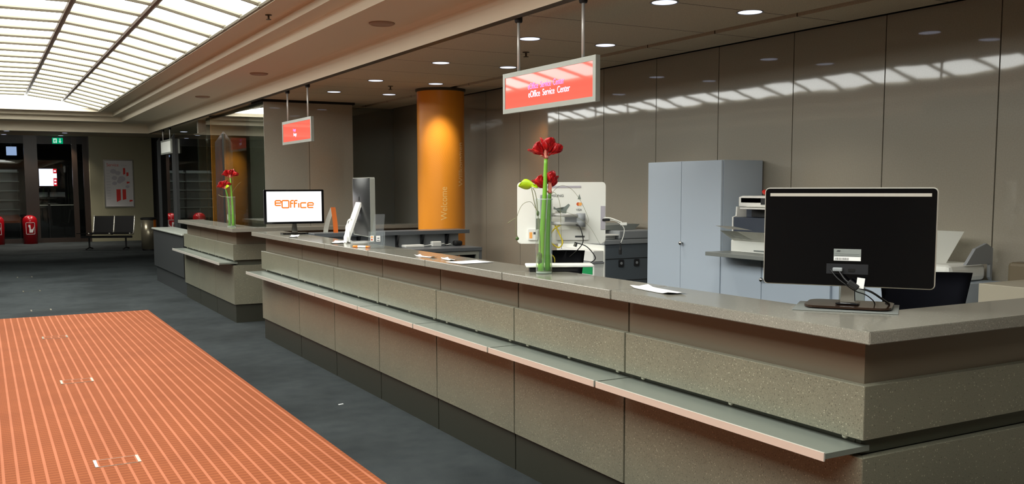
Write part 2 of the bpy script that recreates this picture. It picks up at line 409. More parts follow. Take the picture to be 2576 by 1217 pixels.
# far poster wall
struct('wall_poster', B(2.875, 4.64, 31.0, 31.6, 0, 3.13), 'pillar_olive')
struct('wall_lobby', B(4.64, XR, 31.3, 31.4, 0, 3.13), 'header')
# entrance glazing wall
wd = thing('window_2', 'dark bronze glazed entrance wall', 'window', kind='structure')
bmm = bmesh.new()
for x0, x1 in ((-4.2, -4.0), (-2.4, -2.2), (-.55, -.4), (1.15, 1.5), (2.42, 2.56), (2.72, 2.875)): box(bmm, x0, x1, 31.15, 31.3, 0, 3.13)
obj('mullion', bmm, 'mullion', wd)
obj('window_header', B(XL, 2.875, 31.16, 31.3, 2.90, 3.13), 'header', wd)
obj('window_sill', B(XL, 2.72, 31.17, 31.29, .0, .13), 'mullion', wd)
obj('window_pane', B(XL, 2.72, 31.22, 31.23, .13, 2.9), 'window_glass', wd)
# ------------------------------------------------------------------ skylight
sk = thing('window_1', 'vaulted skylight of milky panes in a steel grid', 'skylight', kind='structure')
SX = [2.02, 1.40, .80, .20, -.40, -1.02]; SZ = [3.065, 3.215, 3.298, 3.298, 3.215, 3.065]
Y0s, Y1s = YB+1.0, YF-1.0
bp = bmesh.new()
for i in range(5):
    v = [bp.verts.new((SX[i], Y0s, SZ[i]+.03)), bp.verts.new((SX[i+1], Y0s, SZ[i+1]+.03)), bp.verts.new((SX[i+1], Y1s, SZ[i+1]+.03)), bp.verts.new((SX[i], Y1s, SZ[i]+.03))]
    bp.faces.new(v)
for y in (Y0s, Y1s):
    bp.faces.new([bp.verts.new((x, y, z+.03)) for x, z in zip(SX, SZ)])
obj('pane', bp, 'sky_pane', sk)
bb = bmesh.new(); y = Y0s+.26
while y < Y1s:
    tube(bb, [(SX[i], y, SZ[i]) for i in range(6)], .021, 6); y += .62
obj('cross_bar', bb, 'bar_frame', sk)
for i in (1, 2, 3, 4):
    obj('rib', tube(bmesh.new(), [(SX[i], Y0s, SZ[i]-.005), (SX[i], Y1s, SZ[i]-.005)], .030, 8), 'bar_dark', sk)
for i in (0, 5):
    obj('edge_rail', tube(bmesh.new(), [(SX[i], Y0s, SZ[i]-.01), (SX[i], Y1s, SZ[i]-.01)], .022, 8), 'bar_frame', sk)
bc = bmesh.new(); y = Y0s+.26
while y < Y1s:
    for x, z in zip(SX, SZ): box(bc, x-.025, x+.025, y-.03, y+.03, z-.026, z+.012)
    y += .62
obj('clamp', bc, 'bar_frame', sk)
# ------------------------------------------------------------------ downlights
def downlight(x, y, z, label, group, r=.075, spot=12, first=[None]):
    t = thing('downlight', label, 'ceiling light', (x, y, z), 0, group)
    obj('ring', lathe(bmesh.new(), [(r, -.001), (r+.012, -.004), (r+.012, 0.0)], 28), 'grey_plastic', t)
    obj('lamp_disc', lathe(bmesh.new(), [(0, -.002), (r, -.002)], 28), 'lamp', t)
    if spot:
        ld = bpy.data.lights.new('lamp_light', 'SPOT'); ld.energy = spot*2.2; ld.spot_size = math.radians(105); ld.spot_blend = .6
        ld.shadow_soft_size = .06; ld.color = (1, .93, .82)
        lo = bpy.data.objects.new('lamp_light', ld); C.objects.link(lo); lo.parent = t; lo.location = (0, 0, -.02)
    return t
rows = [4.66, 6.27, 7.85, 9.46, 10.8]
words = ['nearest the camera', 'above the coral service sign', 'third from the camera', 'fourth, before the orange column', 'farthest from the camera']
for i, yy in enumerate(rows):
    for x, side in ((3.65, 'hall-side row'), (4.335, 'wall-side row')):
        downlight(x, yy, 2.72, 'round recessed staff-area light, %s, %s' % (side, words[i]), 'recessed lights over the staff area', spot=(27 if (i == 3 and x > 4) else 12))
for x, yy, w in ((3.64, 18.43, 'nearer'), (3.60, 19.9, 'farther')):
    downlight(x, yy, 2.72, '%s of two small ceiling lights above the glass posts' % w, 'lights above the glass posts', .07, 6)
for x, yy, w in ((.69, 29.0, 'nearer left'), (.66, 30.9, 'farther left'), (2.13, 29.4, 'nearer right'), (2.13, 30.9, 'farther right, above the green exit sign')):
    downlight(x, yy, 3.13, 'tiny ceiling light of the far lobby, %s' % w, 'ceiling lights of the far lobby', .07, 80)
# unlit soffit speakers and sprinklers
for y, w in ((7.03, 'nearest'), (10.75, 'middle'), (13.83, 'farthest')):
    o = obj('ceiling_speaker', lathe(bmesh.new(), [(0, -.012), (.075, -.012), (.085, -.016), (.1, -.008), (.1, 0)], 28), pbr('speaker_paint', srgb(150, 124, 104), .6))
    o.location = (2.77, y, 2.878); tag(o, '%s of three round brown speaker grilles in the wide soffit' % w, 'ceiling speaker', 'speaker grilles in the soffit')
def sprinkler(x, y, z, label):
    b = bmesh.new(); lathe(b, [(.0, 0), (.028, 0), (.028, -.006), (.008, -.008), (.008, -.035), (.022, -.037), (.022, -.041), (0, -.041)], 12)
    o = obj('sprinkler', b, 'trim'); o.location = (x, y, z); tag(o, label, 'sprinkler', 'ceiling sprinklers')
sprinkler(3.98, 6.9, 2.72, 'small ceiling sprinkler behind the coral service sign')
sprinkler(3.99, 9.9, 2.72, 'small ceiling sprinkler beside the orange column')
sprinkler(2.17, 8.06, 3.05, 'small sprinkler in the soffit strip beside the skylight')
# ------------------------------------------------------------------ rug and floor boxes
rug = obj('rug', B(-.86, 1.86, -1.2, 13.22, 0, .009, bev=.002), 'rug'); tag(rug, 'long orange ribbed runner rug lying on the blue-grey carpet', 'rug')
fb = ['nearest the camera on the orange rug', 'second from the camera on the orange rug', 'third from the camera, at the far end of the orange rug', 'on the dark carpet just beyond the rug', 'on the dark carpet, second beyond the rug', 'on the dark carpet, farthest from the rug']
for k, w in enumerate(fb):
    y = 5.93+2.68*k; z = .0095 if k < 3 else .0005
    t = thing('floor_box', 'metal-edged floor socket lid '+w, 'floor box', (.63, y, z), 0, 'floor socket boxes')
    for q in (-.1165, .1165): obj('metal_edge', B(q-.0085, q+.0085, -.08, .08, 0, .004), 'bin', t)
    for q in (-.0775, .0775): obj('lid_seam', B(-.108, .108, q-.0025, q+.0025, 0, .002), 'recess' if k < 3 else 'gap', t)
    obj('lid', B(-.108, .108, -.075, .075, 0, .0012), 'rug' if k < 3 else 'carpet', t)
o = obj('paper_scrap', B(-.02, .02, -.006, .006, 0, .003), 'paper'); o.location = (2.28, 6.73, 0); o.rotation_euler = (0, 0, .3)
tag(o, 'tiny white scrap of paper lying on the carpet', 'litter')
# ------------------------------------------------------------------ counters
ZT, ZB = 1.142, 1.098
def bolt(x, y, parent):
    b = bmesh.new()
    lathe(b, [(0, -.011), (.006, -.010), (.010, -.004), (.011, 0), (.011, .008), (0, .008)], 14)
    bmesh.ops.rotate(b, verts=b.verts, cent=(0, 0, 0), matrix=Matrix.Rotation(PI/2, 3, 'Y'))
    bmesh.ops.translate(b, verts=b.verts, vec=(x, y, .736))
    obj('bolt', b, 'brass', parent, smooth=True)
def counter(name, label, ypan, ytop, ret_x, near_face=True):
    """front face looks to -X; ypan/ytop: joint positions along Y (near to far); return leg runs to ret_x at the near end"""
    t = thing(name, label, 'counter', (2.6, ypan[0], 0))
    def part(n, b, m, **k):
        bmesh.ops.translate(b, verts=b.verts, vec=(-2.6, -ypan[0], 0)); return obj(n, b, m, t, **k)
    y0, y1 = ypan[0], ypan[-1]
    b = B(2.66, 2.84, y0+.06, y1-.01, 0, ZB)
    part('carcass', b, 'gap')
    b = B(2.66, ret_x, y0+.06, y0+.25, 0, ZB); part('carcass', b, 'gap')
    for a, c in zip(ypan, ypan[1:]):
        g = .006
        part('recess_panel', B(2.642, 2.66, a+(0.062 if a == y0 else g+.04), c+(.04 if c != y1 else 0)-g, .93, ZB), 'recess')
        for n_, z0, z1 in (('upper_panel', .752, .94), ('lower_panel', .22, .690)):
            pb = prism(bmesh.new(), [(2.59, a+(-.008 if a == y0 else g)), (2.625, a+(.0268 if a == y0 else g)), (2.625, c-g), (2.59, c-g)], z0, z1, 'Z')
            bmesh.ops.bevel(pb, geom=pb.edges[:], offset=.0015, segments=1, affect='EDGES'); part(n_, pb, 'stone')
        part('plinth_panel', B(2.61, 2.66, a+(0.06 if a == y0 else g+.02), c+(.02 if c != y1 else 0)-g, 0, .22), 'plinth')
        sh = B(2.427, 2.64, a+.008, c-.008, .708, .727)
        part('shelf', sh, 'shelf')
        part('shelf_edge', B(2.42, 2.427, a+.008, c-.008, .700, .731, bev=.001), 'shelf_edge')
        part('gap_strip', B(2.628, 2.66, a+(.06 if a == y0 else 0), c, .690, .752), 'gap')
        L = c-a
        for q in (.10, L/2, L-.10): part('bolt', _bolt_bm(2.626, a+q), 'brass', smooth=True)
    for a, c in zip(ytop, ytop[1:]):
        if a == ytop[0]:
            pb = prism(bmesh.new(), [(2.52, a), (ret_x+.04, a), (ret_x+.04, a+.33), (2.86, a+.33), (2.86, c-.006), (2.52, c-.006)], ZB, ZT, 'Z')
            bmesh.ops.bevel(pb, geom=pb.edges[:], offset=.003, segments=2, affect='EDGES'); part('worktop_slab', pb, 'worktop'); continue
        part('worktop_slab', B(2.52, 2.86, a+.006, c-.006, ZB, ZT, bev=.003), 'worktop')
    # return leg
    yr = ytop[0]
    part('return_recess', B(2.642, ret_x, y0+.04, y0+.062, .93, ZB), 'recess')
    for n_, z0, z1 in (('return_upper_panel', .752, .94), ('return_lower_panel', .22, .690)):
        pb = prism(bmesh.new(), [(2.5905, y0-.008), (ret_x, y0-.008), (ret_x, y0+.027), (2.6255, y0+.027)], z0, z1, 'Z')
        bmesh.ops.bevel(pb, geom=pb.edges[:], offset=.0015, segments=1, affect='EDGES'); part(n_, pb, 'stone')
    part('return_gap', B(2.63, ret_x, y0+.035, y0+.06, .690, .752), 'gap')
    part('return_plinth', B(2.61, ret_x, y0+.015, y0+.06, 0, .22), 'plinth')
    return t
def _bolt_bm(x, y):
    b = bmesh.new()
    lathe(b, [(0, -.013), (.007, -.011), (.011, -.004), (.011, .008), (0, .008)], 14)
    bmesh.ops.rotate(b, verts=b.verts, cent=(0, 0, 0), matrix=Matrix.Rotation(PI/2, 3, 'Y'))
    bmesh.ops.translate(b, verts=b.verts, vec=(x, y, .742)); return b
YP = [2.2, 3.572, 4.63, 5.68, 6.725, 7.765, 8.80, 10.16]
YT = [2.12, 3.593, 4.644, 5.70, 6.751, 7.795, 8.842, 10.277]
counter('reception_counter', 'long grey speckled stone service counter with a narrow metal bag shelf, running along the right', YP, YT, 4.56)
counter('reception_counter', 'shorter grey stone service counter with bag shelf, standing beyond the long one', [11.46, 12.5, 13.56, 14.6], [11.16, 12.4, 13.5, 14.64], 5.15)
# charcoal low cabinet beyond far counter
t = thing('low_cabinet', 'charcoal low cabinet with a pale rolled top, at the far end of the second counter', 'cabinet', (2.6, 14.66, 0))
obj('body', B(0, .35, .02, 2.85, .27, .90), 'darkcab', t)
obj('plinth', B(.03, .35, .05, 2.8, 0, .27), 'darkcab', t)
obj('top', B(-.03, .36, 0.02, 2.87, .895, .925, bev=.012), 'signframe', t)
obj('side_fin', B(-.01, .02, -.005, .02, .27, .88), 'black', t)
# glass partition with slanted fins behind the far counter
t = thing('glass_partition', 'tall reflecting glass partition with slanted dark fins behind the far counter', 'glass partition', (3.165, 12.1, 0))
obj('glass_pane', B(-.006, .006, .002, 3.5, 0, 2.70), 'mirror_pane', t)
obj('glass_pane', B(-.006, .006, 3.52, 7.3, 0, 2.50), 'mirror_pane', t)
for y, zt, w, d, m in ((2.28, 2.44, .13, .008, 'fin_glass'), (6.30, 2.60, .055, .05, 'darkcab'), (7.95, 2.60, .055, .05, 'darkcab')):
    b = prism(bmesh.new(), [(-w, 0), (-.007, 0), (-.007, zt), (-w, zt-w*1.3)], y-d, y+d, 'Y'); obj('fin', b, m, t)
obj('fin_edge', B(-.03, -.0065, 2.265, 2.295, 0, 2.40), 'darkcab', t)
struct('wall_glossy', B(3.18, XR, 16.3, 16.4, 0, 2.72), 'wall_block')
t = thing('counter_screen', 'clear upright glass screen standing on the far counter near the flowers', 'glass screen', (2.70, 11.75, ZT))
obj('pane', B(-.06, .15, -.004, .004, .0005, 1.07), 'window_glass', t)
obj('foot', B(-.05, .0, -.02, .02, .0005, .02), 'steel', t)
# ------------------------------------------------------------------ signs
def sign(y0, lines, label, z0=2.1, face='sign_face'):
    t = thing('hanging_sign', label, 'sign', (3.1, y0, z0)); dz = 2.1-z0
    L = 1.10; H = .262
    obj('case', B(-.012, .012, 0, L, 0, H, bev=.002), 'signframe', t)
    fr = bmesh.new()
    for a in ((0, L, 0, .03), (0, L, H-.03, H), (0, .03, .03, H-.03), (L-.03, L, .03, H-.03)):
        box(fr, -.02, -.010, a[0], a[1], a[2], a[3])
    obj('frame', fr, 'signframe', t)
    obj('face', B(-.0165, -.0125, .03, L-.03, .03, H-.03), face, t)
    for ty, tz, s, body, m, sx in lines:
        text('lettering', body, s, m, t, frame_mtx(Vector((-.0172, ty, tz)), (0, -1, 0), (0, 0, 1)), sx)
    for yy in (.12+.04, L-.18):
        b = tube(bmesh.new(), [(.0, yy, H), (.0, yy, .615+dz)], .0095, 12); obj('rod', b, 'alu', t, True)
        b = lathe(bmesh.new(), [(0, .575+dz), (.022, .575+dz), (.026, .585+dz), (.026, .62+dz), (0, .62+dz)], 16, (.0, yy)); obj('rod_cap', b, 'black', t)
    return t
sign(4.55, [(.555, .150, .055, 'eOffice  Service  Center', 'sign_text_pink', .80), (.52, .100, .058, 'eOffice  Service  Center', 'sign_text', .86)],
     'coral-red lit hanging sign reading eOffice Service Center, over the long counter')
sign(9.88, [(.62, .150, .05, 'Image', 'sign_text_pink', .9), (.60, .100, .055, 'Image', 'sign_text', .9)],
     'coral-red lit hanging sign with two tiny lilac words, over the gap between the counters')
sign(18.35, [], 'pale blank hanging sign beside the slim fins of the glass partition', 2.24, 'offwhite')
# ------------------------------------------------------------------ orange column
def column(x, y, label, texts):
    t = thing('column', label, 'column', (x, y, 0))
    obj('shaft', lathe(bmesh.new(), [(.27, 0), (.27, 2.70)], 96), 'column', t, True)
    obj('collar', lathe(bmesh.new(), [(.27, 2.69), (.285, 2.695), (.285, 2.72), (.27, 2.72)], 64), 'trim', t)
    for body, ang, zc, size, m, sx in texts:
        def fn(p, ang=ang, zc=zc):       # text runs upward, letters' up points to the left
            a = ang - p.y/.27; r = .2706+p.z*.5
            return Vector((r*math.cos(a), r*math.sin(a), zc+p.x))
        text('lettering', body, size, m, t, None, sx, fn)
column(4.64, 10.0, 'orange round column with Welcome lettering and ringed pattern, behind the long counter',
       [('Welcome', math.radians(252), 1.43, .105, 'col_text', .9), ('Willkommen', math.radians(301), 1.87, .11, 'col_text2', .86)])
# ------------------------------------------------------------------ staff side furniture
def shell(name, label, cat, loc, rz=0, group=None): return thing(name, label, cat, loc, rz, group)
# shelf counter and desk in front of the column
t = shell('staff_desk', 'dark grey staff desk with raised shelf, standing in front of the orange column', 'desk', (4.0, 9.3, 0))
obj('shelf_board', B(-1.05, .715, .13, .42, 1.105, 1.146, bev=.003), 'deskgrey', t)
obj('back_panel', B(-1.0, .63, .24, .262, .3, 1.105), 'grey_plastic', t)
for x in (-.55, -.114, .178, .474): obj('bracket', prism(bmesh.new(), [(.24, 1.104), (.165, 1.104), (.21, 1.0), (.19, .972), (.24, .972)], x-.012, x+.012, 'X'), 'dark_plastic', t)
obj('desk_top', B(-1.0, .675, -.25, .24, .935, .972, bev=.003), 'deskgrey', t)
obj('side_panel', B(.645, .675, -.24, .24, 0, .935), 'deskgrey', t)
obj('side_panel', B(-1.0, -.97, -.24, .24, 0, .935), 'deskgrey', t)
obj('inner_frame', B(.0, .645, -.235, -.2, .895, .93), 'signframe', t)
obj('inner_frame', B(.61, .643, -.235, -.2, .2, .895), 'signframe', t)
obj('drawer_box', B(.25, .6, -.15, .2, .45, .80), 'dark_plastic', t)
o = obj('router', B(-.11, .11, -.06, .06, 0, .028, bev=.008), 'white_plastic'); o.location = (4.02, 9.40, .9725); tag(o, 'flat white network box on the staff desk by the column', 'router')
t = shell('power_adapter', 'white power adapter brick on the staff desk with its cord', 'power adapter', (4.30, 9.42, .9725))
obj('brick', B(-.055, .055, -.03, .03, 0, .055, bev=.008), 'white_plastic', t)
obj('cord', tube(bmesh.new(), curve_pts([(-.055, .0, .02), (-.1, .02, .012), (-.16, .03, .006)], 5), .005, 8), 'white_cable', t)
obj('cord', tube(bmesh.new(), curve_pts([(.055, .0, .02), (.09, -.01, .03), (.13, .02, .012), (.17, .0, .02), (.2, .02, .006)], 5), .004, 8), 'white_cable', t)
o = obj('power_adapter', B(-.05, .05, -.04, .04, 0, .055, bev=.02), 'black'); o.location = (4.56, 9.42, .9725); tag(o, 'black power adapter on the staff desk near its right end', 'power adapter')
# tent card
t = shell('tent_card', 'tall orange and cream folded leaflet card standing left of the computer', 'leaflet', (3.17, 9.56, 1.1465), math.radians(-29))
def leaf_sheet(x0, x1, dy, flip):
    b = bmesh.new(); n = 8; R = []
    for i in range(n+1):
        u = i/n; z = .262*u; xo = (x0)*(1-u**1.5); y = dy*(1-u)
        for k, w in ((0, 0), (1, .045)):
            pass
        R.append((b.verts.new((xo+(.0 if not flip else 0), y, z)), b.verts.new((xo+.048, y+.004, z))))
    for a, c in zip(R, R[1:]): b.faces.new((a[0], a[1], c[1], c[0]))
    bmesh.ops.solidify(b, geom=b.faces[:], thickness=.002); return b
obj('cream_leaf', leaf_sheet(-.085, 0, .02, False), 'offwhite', t)
obj('orange_leaf', leaf_sheet(.03, 0, -.03, True), 'orange_card', t)
# tall cabinet
t = shell('tall_cabinet', 'tall pale blue-grey two-door cabinet against the panelled wall', 'cabinet', (4.98, 5.85, 0))
obj('carcass', B(-.18, .20, -.45, .44, 0, 1.81), 'cab', t)
d = obj('door', B(-.20, -.182, -.445, .013, .03, 1.808, bev=.002), 'cab', t)
d2 = obj('door', B(-.20, -.182, .017, .437, .03, 1.808, bev=.002), 'cab', t)
def knob(loc, parent, s=1):
    b = lathe(bmesh.new(), [(0, 0), (.006*s, 0), (.006*s, .012*s), (.015*s, .018*s), (.016*s, .026*s), (.011*s, .032*s), (0, .034*s)], 16)
    bmesh.ops.rotate(b, verts=b.verts, cent=(0, 0, 0), matrix=Matrix.Rotation(-PI/2, 3, 'Y'))
    bmesh.ops.translate(b, verts=b.verts, vec=loc); return obj('knob', b, 'steel', parent, True)
knob((-.20, -.01, 1.175), d)
# low wall cabinets with slab
t = shell('low_wall_cabinet', 'low pale blue-grey door cabinet under the grey slab, right of the tall cabinet', 'cabinet', (4.98, 4.85, 0))
obj('carcass', B(-.18, .2, -.55, .54, 0, 1.112), 'cab', t)
obj('door', B(-.20, -.182, .125, .545, .03, 1.11, bev=.002), 'cab', t)
d = obj('door', B(-.20, -.182, -.50, .119, .03, 1.11, bev=.002), 'cab', t); knob((-.2, .10, .962), d)
t = shell('low_wall_cabinet', 'low pale cabinet with an open grey niche, mostly hidden behind the black monitor', 'cabinet', (4.98, 3.85, 0))
obj('carcass', B(-.20, .2, -.42, .44, 0, 1.06), 'cab', t)
obj('niche', B(-.205, -.2, .22, .42, .82, .99), 'label_grey', t)
sl = obj('slab', B(4.60, 5.18, 4.30, 5.362, 1.114, 1.142, bev=.002), 'slab'); tag(sl, 'thick grey slab worktop carrying the white multifunction printer', 'worktop')
# white multifunction printer
t = shell('printer', 'white and slate multifunction printer with open paper tray on the grey slab', 'printer', (4.78, 4.93, 1.1425))
obj('base', B(0, .36, -.32, .36, 0, .082, bev=.004), 'offwhite', t)
obj('cassette_handle', B(-.004, .0, .02, .12, .012, .022), 'label_grey', t)
obj('body', B(.02, .36, -.30, .36, .082, .25, bev=.004), 'navy_plastic', t)
obj('upper_body', B(.06, .36, -.30, .27, .25, .325, bev=.003), 'navy_plastic', t)
obj('output_slot', B(.045, .062, -.22, .20, .255, .305), 'black', t)
obj('side_cheek', prism(bmesh.new(), [(.018, .082), (.36, .082), (.36, .325), (.055, .325), (.05, .26), (.018, .25)], .36, .372, 'Y'), 'white_plastic', t)
obj('side_cheek', B(.0, .36, -.345, -.30, .0, .325, bev=.004), 'white_plastic', t)
obj('scanner', B(-.0, .38, -.345, .29, .325, .40, bev=.01), 'white_plastic', t)
obj('scanner_lid', B(-.0, .38, -.345, .275, .345, .405, bev=.012), 'white_plastic', t)
obj('control_panel', prism(bmesh.new(), [(-.004, .345), (-.004, .39), (.0, .39), (.0, .345)], -.3, .06, 'Y'), 'dark_plastic', t)
obj('scanner_shelf', B(-.05, .03, -.30, .22, .312, .322, bev=.002), 'white_plastic', t)
def board(x0, z0, x1, z1, y0a, y1a, y0b, y1b, th=.006):
    b = bmesh.new(); v = [b.verts.new(p) for p in ((x0, y0a, z0), (x0, y1a, z0), (x1, y1b, z1), (x1, y0b, z1))]
    b.faces.new(v); bmesh.ops.solidify(b, geom=b.faces[:], thickness=th); return b
obj('paper_tray', board(0.0, .08, -.17, .160, -.24, .33, -.20, .29), 'offwhite', t)
obj('paper_tray_flap', board(-.06, .165, -.20, .195, .08, .33, .12, .31, .004), 'white_plastic', t)
obj('tray_cheek', B(-.012, .02, -.30, -.19, .06, .16, bev=.003), 'white_plastic', t)
b = bmesh.new(); bmesh.ops.create_icosphere(b, subdivisions=3, radius=.028)
for v in b.verts:
    v.co *= 1+.12*math.sin(v.co.x*240)*math.sin(v.co.z*200); v.co.z = v.co.z*.72+.026; v.co.y *= 1.35
    if v.co.z > .03: v.co.z -= .012*math.exp(-(v.co.y/.012)**2)
o = obj('ornament', b, 'poster_red', smooth=True); o.location = (4.9, 5.06, 1.548); tag(o, 'small red heart-like ornament on top of the white printer', 'ornament')
# copier
t = shell('copier', 'large pale and slate office copier left of the tall cabinet', 'copier', (4.66, 6.72, 0))
obj('body', B(0, .50, 0, .75, .04, 1.115, bev=.004), 'copier_dark', t)
obj('side_cover', B(-.012, 0, .0, .75, .3, 1.115, bev=.002), 'offwhite', t)
obj('top_unit', B(-.02, .51, -.01, .76, 1.118, 1.16, bev=.006), 'grey_plastic', t)
obj('scanner_head', B(.14, .51, -.01, .76, 1.162, 1.235, bev=.01), 'grey_plastic', t)
obj('platen_lid', B(-.02, .14, .05, .76, 1.162, 1.19, bev=.006), 'white_plastic', t)
obj('output_ledge', B(.0, .20, .0, .5, 1.19, 1.205, bev=.005), 'white_plastic', t)
for x in (.165, .33): 
    h = obj('drawer_grip', rslab(x-.028, x+.028, .92, .985, .012, -.006, .0), 'dark_plastic', t); obj('grip_button', disc(x, .953, .012, -.009, -.006), 'grey_plastic', h)
obj('drawer_seam', B(0, .5, -.002, .0, .99, .996), 'black', t)
obj('drawer_seam', B(.06, .5, -.002, .0, .80, .806), 'black', t)
obj('side_tray', B(-.12, -.012, .01, .6, .975, 1.07, bev=.006), 'white_plastic', t)
obj('side_ledge', B(-.14, -.012, .0, .62, .962, .972), 'grey_plastic', t)
obj('side_box', B(-.11, -.012, .01, .6, .6, .96, bev=.004), 'offwhite', t)
obj('green_label', B(-.113, -.11, .03, .19, .865, .94), 'green_sticker', t)
o = obj('document_stack', prism(bmesh.new(), [(0, 0), (.40, .0), (.46, .045), (.38, .05), (.05, .04), (-.02, .02)], 0, .35, 'Y'), 'label_grey')
o.location = (4.66, 6.85, 1.237); tag(o, 'pile of grey paper trays lying on top of the copier', 'paper tray')
# second printer near the right
t = shell('printer', 'pale printer with upright paper feeder, to the right behind the black monitor', 'printer', (4.80, 3.58, 1.062))
obj('body', B(0, .34, -.08, .36, 0, .10, bev=.03), 'offwhite', t)
obj('cover', prism(bmesh.new(), [(.12, .10), (.34, .10), (.34, .02), (.36, .0), (.36, .19), (.30, .22), (.2, .19)], -.10, -.08, 'Y'), 'grey_plastic', t)
obj('feeder', board(.16, .10, .26, .285, .06, .36, .02, .38, .008), 'offwhite', t)
# beige sideboard
t = shell('sideboard', 'beige low sideboard with a raised back at the right edge, behind the counter return', 'sideboard', (4.62, 3.19, 0))
obj('body', B(0, .45, -1.9, 0, 0, 1.10, bev=.004), 'beige', t)
obj('raised_back', B(.45, .57, -1.9, .14, 0, 1.185, bev=.02), 'beige_d', t)
# chairs
def chair(name, label, loc, rz, w, mat, ztop):
    t = shell(name, label, 'chair', loc, rz)
    b = bmesh.new(); n = 10; rows = []
    for j in range(9):
        z = .62+(ztop-.62)*j/8; ww = w*(.60+.40*j/8)/2
        rows.append([b.verts.new((ww*(2*i/n-1), .05*((2*i/n-1)**2)*-1+.02*math.sin(j/8*PI), z)) for i in range(n+1)])
    for a, c in zip(rows, rows[1:]):
        for i in range(n): b.faces.new((a[i], a[i+1], c[i+1], c[i]))
    bmesh.ops.solidify(b, geom=b.faces[:], thickness=.035)
    o = obj('backrest', b, mat, t, True)
    s = B(-w*.55, w*.55, .08, .54, .45, .52, bev=.02); obj('seat', s, mat, t)
    obj('back_support', tube(bmesh.new(), curve_pts([(0, .0, .75), (0, -.05, .55), (0, .05, .42), (0, .3, .42)], 6), .018, 10), 'dark_plastic', t)
    obj('gas_post', tube(bmesh.new(), [(0, .3, .09), (0, .3, .45)], .025, 14), 'steel', t)
    for k in range(5):
        a = k*2*PI/5; f = obj('foot', tube(bmesh.new(), [(0, .3, .1), (.28*math.cos(a), .3+.28*math.sin(a), .075)], .017, 8), 'dark_plastic', t)
        obj('caster', lathe(bmesh.new(), [(0, 0), (.022, 0), (.027, .025), (.022, .05), (0, .05)], 12, (.28*math.cos(a), .3+.28*math.sin(a))), 'black', f)
    return t
chair('office_chair', 'navy fabric office chair behind the counter corner, right of the big monitor', (3.94, 3.02, 0), math.radians(-30), .44, 'chair_navy', 1.205)
chair('office_chair', 'black fabric office chair seen behind the red flowers', (3.455, 5.50, 0), math.radians(-25), .30, 'chair_black', 1.185)
# ------------------------------------------------------------------ monitors
def cable(pts, r, mat, parent, n=7, name='cable'):
    return obj(name, tube(bmesh.new(), curve_pts(pts, n), r, 8), mat, parent, True)
# big black monitor (its back faces the hall)
t = shell('monitor', 'large glossy black monitor seen from behind on the counter corner', 'monitor', (2.945, 2.57, ZT), math.radians(-54.7))
X0, X1, Z0, Z1 = -.335, .296, .088, .470
obj('back_shell', rslab(X0+.004, X1-.004, Z0+.004, Z1-.004, .014, -.032, 0), 'black_gloss', t)
obj('bezel_rim', rslab(X0, X1, Z0, Z1, .018, -.024, -.006), 'shelf_edge', t)
obj('front_frame', rslab(X0+.003, X1-.003, Z0+.003, Z1-.003, .016, -.006, .008), 'black_gloss', t)
obj('top_strip', B(X0+.022, X1-.022, -.0345, -.032, Z1-.034, Z1-.022), 'shelf_edge', t)
lb = obj('label', B(-.067, .033, -.034, -.032, .188, .234), 'label_grey', t)
obj('label_band', B(-.066, .032, -.0345, -.034, .189, .204), 'paper', lb)
random.seed(3)
x = -.062
while x < -.012:
    w = random.choice((.0008, .0014, .002)); obj('barcode_bar', B(x, x+w, -.0348, -.0345, .191, .200), 'ink', lb); x += w+random.choice((.0012, .002))
obj('label_logo', prism(bmesh.new(), [(-.058, .224), (-.045, .2225), (-.042, .228), (-.052, .2295)], -.0348, -.034, 'Y'), 'ink', lb)
obj('label_print', B(-.062, .028, -.0345, -.034, .214, .2148), 'ink', lb)
obj('label_print', B(-.062, .028, -.0345, -.034, .207, .2085), 'ink', lb)
pr_ = obj('port_recess', B(-.093, .06, -.0335, -.032, .137, .176), 'dark_plastic', t)
obj('port', B(-.012, .012, -.036, -.0335, .147, .158), 'black_cable', pr_)
obj('plug', B(-.068, -.032, -.052, -.0335, .148, .162, bev=.003), 'grey_plastic', t)
obj('neck', prism(bmesh.new(), [(-.040, .022), (.014, .022), (.010, .10), (-.036, .10)], -.028, .004, 'Y'), 'chrome', t)
b = prism(bmesh.new(), rrect(-.17, .15, -.10, .13, .05), .010, .018, 'Z'); obj('base', b, 'mon_base', t)
obj('base_collar', B(-.055, .03, -.045, .02, .018, .026, bev=.006), 'black_gloss', t)
cable([(-.078, -.04, .155), (-.05, -.06, .125), (-.015, -.075, .10), (.02, -.06, .075), (.055, -.05, .062), (.08, -.03, .04), (.083, .02, .022), (.08, .06, .02)], .0022, 'black_cable', t)
cable([(-.045, -.045, .15), (-.02, -.065, .12), (0.0, -.075, .105)], .004, 'black_cable', t)
cable([(.03, -.07, .09), (.075, -.06, .075), (.115, -.03, .045), (.135, .03, .022), (.12, .08, .02)], .004, 'black_cable', t)
b = B(-.022, .022, -.011, .011, -.011, .011, bev=.004); bmesh.ops.rotate(b, verts=b.verts, cent=(0, 0, 0), matrix=Matrix.Rotation(.6, 3, 'Y')); bmesh.ops.translate(b, verts=b.verts, vec=(.012, -.074, .10))
obj('ferrite_core', b, 'black', t)
b = B(-.014, .014, -.001, .001, -.02, .02); bmesh.ops.rotate(b, verts=b.verts, cent=(0, 0, 0), matrix=Matrix.Rotation(.12, 3, 'Y')); bmesh.ops.translate(b, verts=b.verts, vec=(.038, -.076, .108))
obj('cable_tag', b, 'paper', t)
o = obj('tray_board', B(-.19, .19, -.13, .14, .0, .005, bev=.001), 'slab'); o.location = (2.935, 2.585, ZT+.0005); o.rotation_euler = (0, 0, math.radians(-52)); tag(o, 'thin pale-edged board lying beneath the big black monitor', 'board')
